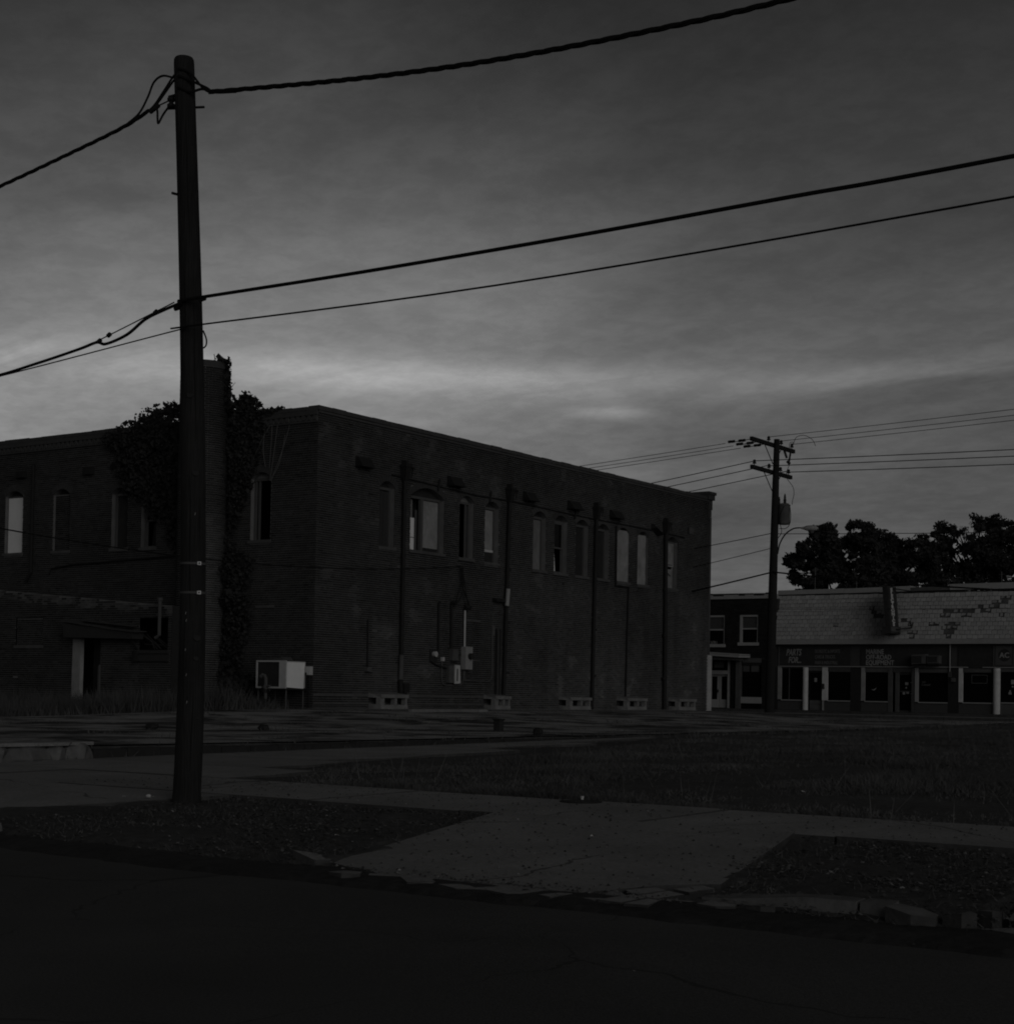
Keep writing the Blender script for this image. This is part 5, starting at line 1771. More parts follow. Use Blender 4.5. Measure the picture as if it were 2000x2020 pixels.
def near_cables(ax):
    x0, y0 = ax(7.0)
    x1, y1 = ax(4.95)
    Yc = y0 - 0.02
    def line(ctrl, y):
        return curve_pts([(NX - v, y, z) for v, z in ctrl])
    # fat twisted service cable passing over the road side, right of the pole
    t = tag(bpy.data.objects.new('service_cable', None), 'fat twisted black cable running right from the near pole top', 'cable', 'cables on the near pole')
    link(t); t.location = (x0, Yc, 6.95); BASE[t.name] = Vector(t.location)
    pts = line([(-0.2, 6.955), (-0.5, 6.91), (-2.11, 6.7), (-3.56, 6.56), (-5.09, 6.48), (-6.36, 6.46), (-9, 6.5), (-14, 6.75), (-24, 7.4)], Yc)
    mb = MB()
    twisted(mb, pts, 0.0135, 0.012, 0.55)
    mb.build('bundle', CABLE, t)
    for k, (za, zb) in enumerate(((7.2, 0.02), (7.13, 0.06), (7.02, 0.0))):
        mb = MB()
        mb.tube(curve_pts([(x0 + 0.02, Yc - 0.1, za + 0.02), (x0 + 0.12, Yc - 0.03, za - 0.03), (x0 + 0.25 + zb, Yc, 7.0), (x0 + 0.42, Yc, 6.935), (x0 + 0.7, Yc, 6.885)]), 0.0125, 6)
        mb.build('tail', CABLE, t)
    t = tag(bpy.data.objects.new('service_cable', None), 'twisted black cable with loose loops dropping left from the near pole top', 'cable', 'cables on the near pole')
    link(t); t.location = (x0, Yc, 6.95); BASE[t.name] = Vector(t.location)
    pts = line([(0.62, 6.93), (1.0, 6.83), (1.83, 6.70), (3.04, 6.53), (5, 6.3), (9, 6.1), (16, 6.3), (26, 7.2)], Yc)
    mb = MB()
    twisted(mb, pts, 0.0115, 0.010, 0.55)
    mb.build('bundle', CABLE, t)
    E = lambda dx, z: (x0 + dx, Yc, z)
    for c in ([E(0.0, 7.16), E(-0.14, 7.19), E(-0.3, 7.24), E(-0.42, 7.2), E(-0.5, 7.07), E(-0.62, 6.93), E(-0.8, 6.85)],
              [E(0.0, 7.2), E(-0.12, 7.22), E(-0.26, 7.1), E(-0.42, 6.96), E(-0.58, 6.9)], [E(0.0, 7.15), E(-0.12, 7.17), E(-0.24, 7.08), E(-0.38, 6.97), E(-0.52, 6.92)],
              [E(-0.38, 6.97), E(-0.36, 6.9), E(-0.355, 6.82), E(-0.34, 6.78), E(-0.27, 6.86), E(-0.12, 6.98)]):
        mb = MB()
        mb.tube(curve_pts(c), 0.011, 6)
        mb.build('loop', CABLE, t)
    mb = MB()
    mb.tube([E(-0.46, 6.91), E(-0.34, 6.955)], 0.02, 8)
    mb.tube([E(-0.34, 6.955), E(-0.16, 6.98)], 0.007, 6)
    mb.build('dead_end_grip', IRON, t)
    # telephone cable and the thin wire below it
    Yd = y1 - 0.13
    t = tag(bpy.data.objects.new('telephone_cable', None), 'straight black cable crossing the sky at mid height of the near pole', 'cable', 'cables on the near pole')
    link(t); t.location = (x1, Yd, 4.95); BASE[t.name] = Vector(t.location)
    mb = MB()
    mb.tube(line([(0.05, 4.955), (-0.1, 4.965), (-2.16, 4.94), (-4.38, 4.935), (-6.25, 4.95), (-7.89, 4.965), (-14, 5.1), (-26, 5.6)], Yd), 0.017, 8)
    mb.tube(line([(0.05, 4.945), (0.3, 4.9), (0.55, 4.84), (0.8, 4.72), (1.1, 4.66), (1.24, 4.69), (1.5, 4.65), (2.15, 4.57), (2.96, 4.49), (5, 4.36), (12, 4.3), (26, 5.2)], Yd), 0.0155, 8)
    mb.build('cable', CABLE, t)
    mb = MB()
    mb.tube(line([(0.15, 4.96), (1.05, 4.745), (1.3, 4.69)], Yd), 0.006, 6)
    mb.build('messenger_wire', CABLE, t)
    for v, z in ((0.4, 4.895), (1.06, 4.745), (1.2, 4.7)):
        mb = MB()
        mb.tube([(NX - v - 0.018, Yd, z - 0.01), (NX - v + 0.018, Yd, z + 0.01)], 0.022, 8)
        mb.build('lashing_clamp', IRON, t)
    t = tag(bpy.data.objects.new('thin_wire', None), 'thin wire strung just below the telephone cable on the near pole', 'wire', 'cables on the near pole')
    link(t); t.location = (x1, Yd, 4.7); BASE[t.name] = Vector(t.location)
    mb = MB()
    mb.tube(line([(0.0, 4.705), (-0.1, 4.705), (-3.64, 4.635), (-7.89, 4.685), (-14, 4.85), (-26, 5.3)], Yd), 0.0085, 6)
    mb.tube(line([(0.0, 4.69), (0.3, 4.67), (2.96, 4.48), (5, 4.38), (12, 4.2), (26, 5.0)], Yd), 0.0065, 6)
    mb.build('wire', CABLE, t)
    # drop wire to the wall of the old building
    t = tag(bpy.data.objects.new('drop_wire', None), 'sagging drop wire reaching the brick wall above the electrical boxes', 'wire')
    end = Vector(FR.p(7.08, 0.1, 5.37))
    link(t); t.location = end; BASE[t.name] = end.copy()
    mb = MB()
    mb.tube(sag(end, (-25.6, 4.6, 6.2), 1.3, 40), 0.016, 6)
    mb.build('span', CABLE, t)
    for c in ([FR.p(7.08, 0.1, 5.35), FR.p(6.95, 0.14, 5.2), FR.p(7.0, 0.14, 4.85), FR.p(6.8, 0.15, 4.5), FR.p(6.62, 0.2, 4.2)], [FR.p(7.08, 0.1, 5.3), FR.p(7.12, 0.14, 4.9), FR.p(7.2, 0.16, 4.5), FR.p(7.3, 0.2, 4.08)],
              [FR.p(7.05, 0.1, 5.3), FR.p(7.04, 0.14, 4.7), FR.p(7.25, 0.18, 4.3), FR.p(7.34, 0.24, 4.05)], [FR.p(7.0, 0.1, 5.3), FR.p(7.08, 0.14, 4.8), FR.p(6.9, 0.2, 4.4), FR.p(6.66, 0.24, 4.15)]):
        mb = MB()
        mb.tube(curve_pts(c), 0.014, 6)
        mb.build('tail', CABLE, t)


PX, PY = -27.89, 58.53


def far_pole():
    t = thing('utility_pole', 'tall far utility pole with two crossarms beside the shops', 'utility pole', (PX, PY, 0.58))
    mb = MB()
    top = (PX + 0.158, PY + 0.1)
    lean = lambda z: (PX + 0.12 * (z - 0.6) / 10.9, PY + 0.08 * (z - 0.6) / 10.9)
    mb.tube([(*lean(z), z) for z in (0.3, 3, 6, 9, 11.5)], [0.205, 0.19, 0.17, 0.145, 0.115], 14)
    mb.build('shaft', POLE2, t)
    for z, y0, y1, lab in ((11.28, -1.95, 1.95, 'upper'), (10.2, -1.85, 1.75, 'lower')):
        x, y = lean(z)
        a = MB().box(x - 0.22, x - 0.1, y + y0, y + y1, z - 0.075, z + 0.075).build('crossarm', POLE2, t)
        for s in (-0.75, 0.75):
            MB().tube([(x - 0.16, y + s, z - 0.07), (x - 0.14, y + s * 0.05, z - 0.75)], 0.02, 6).build('brace', IRON, a)
        for s in ((-0.4, 0.75, 1.75) if z > 11 else (-1.6, -0.3, 0.75, 1.5)):
            ins = MB()
            ins.lathe((x - 0.16, y + s, z + 0.075), [(0.015, 0), (0.015, 0.06), (0.075, 0.07), (0.075, 0.11), (0.045, 0.13), (0.06, 0.15), (0.06, 0.19), (0.03, 0.23)], 10)
            ins.build('insulator', IRON, a)
    # strings of dead-end insulators towards the old building
    x, y = lean(11.28)
    for s in (-1.9, -1.2, -0.55):
        mb = MB()
        mb.tube([(x - 0.2, y + s, 11.26), (x - 1.15, y + s, 11.18)], 0.016, 6)
        for d in (0.3, 0.45, 0.75, 0.9):
            mb.tube([(x - 0.2 - d - 0.06, y + s, 11.235 - d * 0.02), (x - 0.2 - d + 0.06, y + s, 11.245 - d * 0.02)], 0.055, 8)
        mb.build('dead_end_insulator', IRON, t)
    # fused cut-out and arrester hanging from the upper arm
    mb = MB()
    mb.tube([(x - 0.16, y + 1.05, 11.2), (x - 0.05, y + 1.05, 10.9)], 0.05, 8)
    mb.tube([(x + 0.05, y + 1.2, 11.2), (x + 0.0, y + 1.15, 10.72)], 0.04, 8)
    mb.tube([(x - 0.05, y + 1.1, 10.78), (x + 0.05, y + 1.12, 10.66)], 0.06, 8)
    mb.build('fuse_cutout', IRON, t)
    mb = MB()
    mb.tube(curve_pts([(x, y + 1.2, 10.66), (x + 0.02, y + 0.9, 10.3), (x + 0.1, y + 0.75, 10.05), (x + 0.3, y + 0.9, 9.7), (x + 0.4, y + 0.8, 9.4), (x + 0.42, y + 0.62, 9.1), (x + 0.42, y + 0.6, 8.95)]), 0.012, 5)
    mb.tube(curve_pts([(x - 0.1, y + 1.75, 11.55), (x, y + 1.85, 11.85), (x + 0.2, y + 2.2, 11.95), (x + 0.4, y + 2.5, 11.8), (x + 0.5, y + 2.6, 11.55)]), 0.012, 5)
    mb.tube(curve_pts([(x, y + 1.15, 11.2), (x, y + 1.2, 11.5), (x, y + 1.5, 11.6), (x - 0.1, y + 1.75, 11.55)]), 0.01, 5)
    mb.build('jumper_wire', CABLE, t)
    # transformer
    x, y = lean(8.5)
    T = thing('pole_transformer', 'grey can transformer bolted to the far utility pole', 'transformer', (x + 0.33, y + 0.15, 8.1))
    c = (x + 0.33, y + 0.15, 8.12)
    mb = MB()
    mb.lathe(c, [(0.22, 0.0), (0.23, 0.02), (0.23, 0.72), (0.245, 0.73), (0.245, 0.76), (0.16, 0.83), (0.02, 0.85)], 20)
    mb.build('tank', PLASTER, T)
    for dx, dy, h in ((0.0, 0.05, 0.42), (-0.2, -0.08, 0.3)):
        mb = MB()
        mb.lathe((c[0] + dx, c[1] + dy, c[2] + 0.8), [(0.05, 0), (0.06, 0.08), (0.05, 0.12), (0.065, 0.18), (0.04, 0.22), (0.05, 0.27), (0.02, h)], 10)
        mb.build('bushing', IRON, T)
    mb = MB()
    mb.box(c[0] - 0.42, c[0] - 0.2, c[1] - 0.1, c[1] - 0.02, c[2] + 0.15, c[2] + 0.25)
    mb.box(c[0] - 0.42, c[0] - 0.2, c[1] - 0.1, c[1] - 0.02, c[2] + 0.55, c[2] + 0.65)
    mb.build('bracket', IRON, T)
    mb = MB()
    mb.tube(curve_pts([(c[0] + 0.25, c[1], c[2] + 0.68), (c[0] + 0.29, c[1] - 0.02, c[2] + 0.35), (c[0] + 0.25, c[1], c[2] + 0.02), (c[0] + 0.08, c[1], c[2] - 0.16), (c[0] - 0.2, c[1], c[2] - 0.15)]), 0.014, 5)
    mb.tube(curve_pts([(c[0] + 0.1, c[1] - 0.23, c[2] + 0.7), (c[0] - 0.05, c[1] - 0.25, c[2] + 0.35), (c[0] - 0.05, c[1] - 0.24, c[2]), (c[0] - 0.1, c[1], c[2] - 0.3), (c[0] - 0.3, c[1], c[2] - 0.6)]), 0.014, 5)
    mb.build('lead_wire', CABLE, T)
    # street light on a curved arm
    x, y = lean(7.4)
    S = thing('street_light', 'cobra-head street light on a curved arm from the far pole', 'street light', (x, y, 7.0))
    arm = curve_pts([(x + 0.14, y + 0.04, 6.95), (x + 0.22, y + 0.06, 7.35), (x + 0.42, y + 0.12, 7.72), (x + 0.7, y + 0.2, 7.93), (x + 0.92, y + 0.26, 7.97), (x + 1.06, y + 0.3, 7.96)])
    MB().tube(arm, 0.03, 8).build('arm', POLE2, S)
    d = Vector((0.94, 0.33, -0.02)).normalized()
    h0 = Vector((x + 1.02, y + 0.29, 7.96))
    mb = MB()
    mb.tube([h0 + d * s for s in (0, 0.1, 0.2, 0.42, 0.58, 0.66)], [0.04, 0.06, 0.1, 0.12, 0.09, 0.03], 12)
    mb.build('lamp_head', GALV, S)
    mb = MB()
    mb.tube([h0 + d * 0.4 + Vector((0, 0, -0.08)), h0 + d * 0.41 + Vector((0, 0, -0.2))], [0.11, 0.07], 12)
    mb.build('lens', PLASTER, S)


def far_wires():
    G = 'overhead wires at the far pole'
    def wire(lab, pts, r=0.012):
        t = tag(bpy.data.objects.new('power_line', None), lab, 'power line', G)
        link(t); t.location = pts[0]; BASE[t.name] = Vector(pts[0])
        MB().tube(pts, r, 5).build('wire', CABLE, t)
    X0, Y0 = PX + 0.12, PY + 0.08
    names = ('rearmost', 'middle', 'nearest')
    for i, s in enumerate((1.3, 0.6, -0.1)):
        s2 = (-1.9, -1.2, -0.55)[i]
        wire('faint upper power line left of the far pole, %s of three' % ('topmost', 'middle', 'lowest')[i], sag((X0 - 1.3, Y0 + s2, 11.17), (X0 - 48, Y0 + s2, 9.2), 0.35))
    for i, s in enumerate((-0.4, 0.75, 1.75)):
        wire('thin upper power line right of the far pole, %s of three' % ('topmost', 'middle', 'lowest')[i], sag((X0 - 0.1, Y0 + s, 11.55), (X0 + 40, Y0 + s, 13.3), 0.2))
    for i, s in enumerate((-1.6, -0.3, 1.5)):
        wire('heavier middle power line left of the far pole, %s of three' % ('topmost', 'middle', 'lowest')[i], sag((X0 - 0.15, Y0 + s, 10.45), (X0 - 45, Y0 + s, 6.0), 0.4), 0.017)
        wire('heavier middle power line right of the far pole, %s of three' % ('upper of a close pair,', 'lower of a close pair,', 'lowest')[i].replace(', of three', ''), sag((X0 - 0.15, Y0 + s, 10.45 - 0.03 * i), (X0 + 45, Y0 + s, 10.0 - 0.1 * i), 0.25), 0.017)
    wire('low slack cable bundle crossing at a quarter height of the far pole', sag((X0 - 25, Y0 - 0.2, 2.6), (X0, Y0 - 0.2, 6.22), 0.35) + sag((X0, Y0 - 0.2, 6.22), (X0 + 30, Y0 - 0.2, 5.2), 0.7)[1:], 0.032)
    wire('thin wire just above head of the low cable bundle, left of the far pole', sag((X0 - 0.15, Y0 - 0.2, 7.15), (X0 - 30, Y0, 3.4), 0.5), 0.014)
    wire('thin wire from the street light arm base, left of the far pole', sag((X0 - 0.15, Y0 - 0.1, 7.76), (X0 - 30, Y0, 5.0), 0.4), 0.016)
    wire('thin wire passing in front of the trees at street light height', sag((X0, Y0, 7.75), (X0 + 40, Y0, 7.6), 0.4), 0.014)
    wire('lowest thin wire sagging above the dark brick shop roof', sag((X0 - 16, Y0 + 4, 5.4), (X0 + 8, Y0 + 4, 4.9), 0.1), 0.009)


axis = near_pole()
near_cables(axis)
far_pole()
far_wires()


# ------------------------------------------------------------------ vegetation
def leaf_mesh(name, pts, size, mat, parent=None, droop=0.0, seed=0, aspect=0.62):
    """leaf-shaped faces scattered at points"""
    g = np.random.default_rng(seed)
    n = len(pts)
    s = size * np.exp(g.normal(-0.12, 0.42, n))[:, None]
    a = g.normal(size=(n, 3))
    a[:, 2] -= droop
    a /= np.linalg.norm(a, axis=1)[:, None]
    b = np.cross(a, g.normal(size=(n, 3)))
    b /= np.linalg.norm(b, axis=1)[:, None] + 1e-9
    c = np.cross(a, b)
    p = np.asarray(pts)
    tip, tail = p + a * s * 0.5, p - a * s * 0.5
    l = p - a * s * 0.08 + b * s * aspect * 0.5 + c * s * 0.1
    r = p - a * s * 0.08 - b * s * aspect * 0.5 + c * s * 0.1
    v = np.stack([tail, r, tip, l], 1).reshape(-1, 3)
    return raw_mesh(name, v, np.arange(4 * n).reshape(-1, 4), mat, parent)


def blob_points(g, n, c, r, shell=0.55):
    d = g.normal(size=(n, 3))
    d /= np.linalg.norm(d, axis=1)[:, None]
    k = (shell + (1 - shell) * g.random(n) ** 0.7)[:, None]
    return np.asarray(c) + d * k * np.asarray(r)


CAMX, CAMY = np.array([0.8222, 0.5691]), np.array([-0.5691, 0.8222])


def far_trees():
    D = 100.0
    hz = lambda px: 1368 + 0.018 * (px - 1000)

    def place(px, py, dd=0.0):
        s = (px - 1000) / 3200 * D
        q = CAMX * s + CAMY * (D + dd)
        return np.array([q[0], q[1], 1.25 + (hz(px) - py) / 3200 * D])
    K = D / 3200
    sets = [
        ('broad dark tree with lumpy crown at the left of the trees behind the shop', 0.2, 1700, 26,
         [(1590, 1105, 36, 26), (1572, 1085, 20, 22), (1618, 1068, 34, 28), (1612, 1054, 20, 12), (1650, 1078, 30, 26), (1690, 1050, 28, 22), (1720, 1052, 22, 18), (1700, 1090, 42, 34), (1640, 1115, 48, 30), (1566, 1110, 14, 14), (1580, 1125, 24, 20), (1600, 1165, 34, 18), (1598, 1142, 26, 14), (1645, 1150, 45, 26), (1700, 1135, 48, 34), (1610, 1175, 40, 22), (1670, 1178, 50, 24), (1730, 1165, 40, 30)]),
        ('rounded dense dark tree in the middle of the trees behind the shop', 0.19, 1900, 30,
         [(1760, 1064, 32, 24), (1750, 1058, 16, 12), (1792, 1086, 42, 32), (1760, 1105, 46, 36), (1822, 1108, 38, 30), (1818, 1074, 28, 20), (1842, 1092, 30, 26), (1775, 1140, 58, 26), (1845, 1140, 40, 26), (1730, 1120, 30, 30), (1780, 1172, 60, 26), (1860, 1168, 50, 26)]),
        ('airy open-crowned tree at the right of the trees behind the shop', 0.18, 800, 25,
         [(1845, 1048, 14, 9), (1850, 1075, 26, 16), (1862, 1100, 36, 26), (2000, 1060, 36, 26), (1990, 1012, 16, 10), (2025, 1015, 22, 14), (1880, 1036, 26, 14), (1868, 1050, 30, 12), (1920, 1040, 24, 12), (1955, 1014, 18, 11), (1940, 1032, 20, 10), (1935, 1060, 36, 18), (1930, 1078, 42, 24), (1968, 1054, 30, 20), (1905, 1058, 30, 16), (2010, 1085, 40, 30), (1990, 1115, 44, 30), (1945, 1125, 50, 28), (1975, 1020, 24, 16), (2015, 1040, 30, 24), (1985, 1030, 22, 16), (1890, 1078, 34, 20), (1962, 1080, 42, 24), (1900, 1115, 50, 26), (1970, 1120, 50, 34), (2030, 1040, 30, 22), (2045, 1100, 44, 40), (2100, 1070, 40, 30), (1900, 1150, 55, 26), (1985, 1150, 55, 28), (2060, 1150, 50, 28)]),
    ]
    for k, (lab, size, dens, tr, clumps) in enumerate(sets):
        g = np.random.default_rng(40 + k)
        mx = np.mean([c[0] for c in clumps])
        base = place(mx, 1400, 2 + k)
        base[2] = 0.6
        t = thing('broadleaf_tree', lab, 'tree', tuple(base), 'trees behind the shop')
        pts = []
        mb = MB()
        trunk_top = place(mx, 1130, 2 + k)
        mb.tube([tuple(base + [0, 0, -0.3]), tuple(base * 0.6 + trunk_top * 0.4), tuple(trunk_top)], [0.4, 0.3, 0.2], 9)
        for cx, cy, rx, ry in clumps:
            dd = g.uniform(-2.0, 2.5) + k
            c = place(cx, cy, dd)
            fork = trunk_top * 0.75 + c * 0.25
            mid = fork * 0.5 + c * 0.5 + g.normal(0, 0.2, 3)
            mb.tube([tuple(trunk_top - [0, 0, 0.4]), tuple(fork), tuple(mid), tuple(c)], [0.12, 0.07, 0.04, 0.015], 6)
            area = rx * ry
            nsub = max(5, int(area / 55))
            for _ in range(nsub):
                d = g.normal(size=3)
                d /= np.linalg.norm(d)
                sc = c + d * np.array([rx, max(rx, ry) * 0.8, ry]) * K * g.uniform(0.35, 0.95)
                # turn the sideways axis into the view frame so the outline keeps its width
                off = sc - c
                sc = np.array([*(c[:2] + CAMX * off[0] + CAMY * off[1]), c[2] + off[2]])
                rr = K * g.uniform(7, 13)
                m = int(1.75 * dens * area / 1000 / nsub * g.uniform(0.6, 1.3))
                pts.append(blob_points(g, max(8, m), sc, (rr * 1.3, rr * 1.3, rr * 0.85), 0.1))
                mb.tube([tuple(mid), tuple(sc)], [0.03, 0.012], 4)
        mb.build('trunk', BARK, t)
        cr = leaf_mesh('crown', np.concatenate(pts), size, LEAF, t, droop=0.3, seed=k)
        cr['kind'] = 'stuff'


def ivy():
    def grow(label, clumps, n_per, size, seed, dmax=0.36, face=FL, d0=0.05):
        g = np.random.default_rng(seed)
        pts = []
        for v, z, rv, rz in clumps:
            n = int(1.7 * n_per * rv * rz)
            th, rr = g.uniform(0, 2 * np.pi, n), np.sqrt(g.random(n))
            wob = 1 + 0.22 * np.sin(th * 3 + v * 5) + 0.15 * np.sin(th * 7 + z * 3)
            du, dz = rv * rr * wob * np.cos(th), rz * rr * wob * np.sin(th)
            dep = d0 + dmax * g.random(n) * np.sqrt(np.clip(1 - rr ** 2, 0.05, 1)) * min(1.0, (rv + rz) * 0.9)
            pts.append(face.np(v + du, dep, z + dz))
            # ragged sprays at the rim
            m = n // 4
            th = g.uniform(0, 2 * np.pi, m)
            k = g.uniform(0.9, 1.45, m)
            pts.append(face.np(v + rv * k * np.cos(th), d0 + dmax * 0.4 * g.random(m), z + rz * k * np.sin(th)))
        p = np.concatenate(pts)
        mid = p.mean(0)
        t = thing('ivy', label, 'ivy', (float(mid[0]), float(mid[1]), float(p[:, 2].min())))
        o = leaf_mesh('foliage', p, size, IVY, t, droop=0.8, seed=seed, aspect=0.8)
        o['kind'] = 'stuff'
        mb = MB()
        for v, z, rv, rz in clumps:
            for _ in range(3):
                a = v + random.uniform(-0.5, 0.5) * rv
                mb.tube([face.p(a, d0 + 0.02, z - rz), face.p(a + random.uniform(-0.2, 0.2), d0 + 0.05, z), face.p(a + random.uniform(-0.3, 0.3), d0 + 0.03, z + rz * 0.7)], [0.02, 0.014, 0.006], 5)
        mb.build('stem', BARK, t)
        return t
    grow('great ivy mass spilling over the parapet left of the chimney',
         [(7.54, 9.17, 1.1, 0.36), (6.63, 9.5, 0.85, 0.42), (5.86, 9.9, 0.36, 0.2), (6.16, 9.0, 0.89, 0.64), (7.28, 8.35, 1.0, 0.56), (6.13, 7.95, 0.85, 0.8), (6.3, 7.1, 0.6, 0.5), (5.6, 6.5, 0.33, 0.8), (8.12, 9.0, 0.5, 0.27), (4.98, 9.2, 0.5, 0.6), (6.9, 7.7, 0.9, 0.5), (5.5, 8.2, 0.5, 0.8)], 1500, 0.115, 61)
    grow('ivy clump hanging between the chimney and the tall open window',
         [(2.94, 9.66, 0.5, 0.36), (3.02, 9.1, 0.6, 0.55), (2.67, 9.88, 0.28, 0.12), (2.55, 9.62, 0.3, 0.25), (3.3, 8.6, 0.5, 0.55), (2.88, 8.3, 0.48, 0.5), (2.9, 7.8, 0.48, 0.5), (3.12, 7.2, 0.36, 0.5), (3.2, 6.6, 0.2, 0.5), (2.4, 8.9, 0.3, 0.4)], 1700, 0.11, 62)
    grow('thin fringe of ivy creeping along the parapet towards the corner', [(2.2, 9.48, 0.4, 0.09), (1.75, 9.53, 0.3, 0.05), (1.4, 9.55, 0.16, 0.04)], 2000, 0.1, 63, 0.3)
    grow('small tuft of ivy on the rim of the round chimney', [(3.3, 10.62, 0.13, 0.36), (3.36, 10.98, 0.18, 0.13), (3.6, 11.1, 0.16, 0.1), (3.22, 10.2, 0.1, 0.3), (3.2, 9.85, 0.12, 0.22)], 3000, 0.1, 64, 0.3, d0=0.4)
    grow('lower ivy climbing the foot of the chimney beside the old window',
         [(3.35, 5.33, 0.3, 0.35), (3.1, 4.75, 0.55, 0.5), (2.62, 4.95, 0.3, 0.26), (2.97, 3.95, 0.5, 0.5), (2.84, 3.19, 0.42, 0.46), (3.03, 2.43, 0.32, 0.6), (3.1, 1.62, 0.4, 0.6), (3.2, 0.9, 0.55, 0.35), (2.5, 1.2, 0.5, 0.4)], 1300, 0.11, 65, 0.6, d0=0.1)
    # bare vines
    t = thing('dead_vines', 'pale leafless vine strands hanging above the tall open window', 'vine', FL.p(1.6, 0.1, 7.5))
    for k, st in enumerate(([(1.83, 9.09), (2.18, 8.61), (2.46, 8.13)], [(2.02, 9.01), (2.07, 8.38), (1.99, 7.85)], [(1.73, 9.08), (1.79, 8.36), (1.86, 7.8)], [(1.54, 9.06), (1.67, 8.36), (1.83, 7.43)],
                            [(1.13, 9.25), (1.12, 8.94), (1.37, 8.24), (1.72, 7.45)], [(1.26, 8.76), (1.44, 7.94), (1.76, 7.43)])):
        mb = MB()
        mb.tube(curve_pts([FL.p(v, 0.06 + 0.03 * math.sin(k + i), z) for i, (v, z) in enumerate(st)]), 0.012, 5)
        mb.build('strand', VINE, t)
    t = thing('bare_twig', 'bare forked twig sprouting from the chimney top', 'twig', FL.p(3.3, 0.6, 10.95))
    for st in ([(3.42, 10.85), (3.3, 11.0), (3.15, 11.08), (2.95, 11.05)], [(3.3, 11.0), (3.32, 11.12), (3.5, 11.2)], [(3.2, 11.06), (3.05, 10.98)], [(3.55, 10.95), (3.62, 11.15), (3.66, 11.3)]):
        mb = MB()
        mb.tube(curve_pts([FL.p(v, 0.62, z) for v, z in st]), [0.018] * 6 + [0.008] * 99 if False else 0.012, 5)
        mb.build('branch', BARK, t)


def blades(name, n, xy, h, w, mat, seed, lean=0.45, z=tz):
    g = np.random.default_rng(seed)
    xy = np.asarray(xy)
    n = len(xy)
    zz = np.array([z(x, y) for x, y in xy]) - 0.02
    hh = (h if np.ndim(h) else np.full(n, h)) * g.uniform(0.5, 1.25, n)
    a = g.uniform(0, 2 * np.pi, n)
    dx, dy = np.cos(a), np.sin(a)
    ln = g.normal(0, lean, (n, 2)) * hh[:, None]
    ww = w * g.uniform(0.6, 1.4, n)
    b0 = np.stack([xy[:, 0] - dx * ww, xy[:, 1] - dy * ww, zz], 1)
    b1 = np.stack([xy[:, 0] + dx * ww, xy[:, 1] + dy * ww, zz], 1)
    tp = np.stack([xy[:, 0] + ln[:, 0], xy[:, 1] + ln[:, 1], zz + hh], 1)
    v = np.stack([b0, b1, tp], 1).reshape(-1, 3)
    o = raw_mesh(name, v, np.arange(3 * n).reshape(-1, 3), mat, None, k=3)
    o['kind'] = 'stuff'
    return o


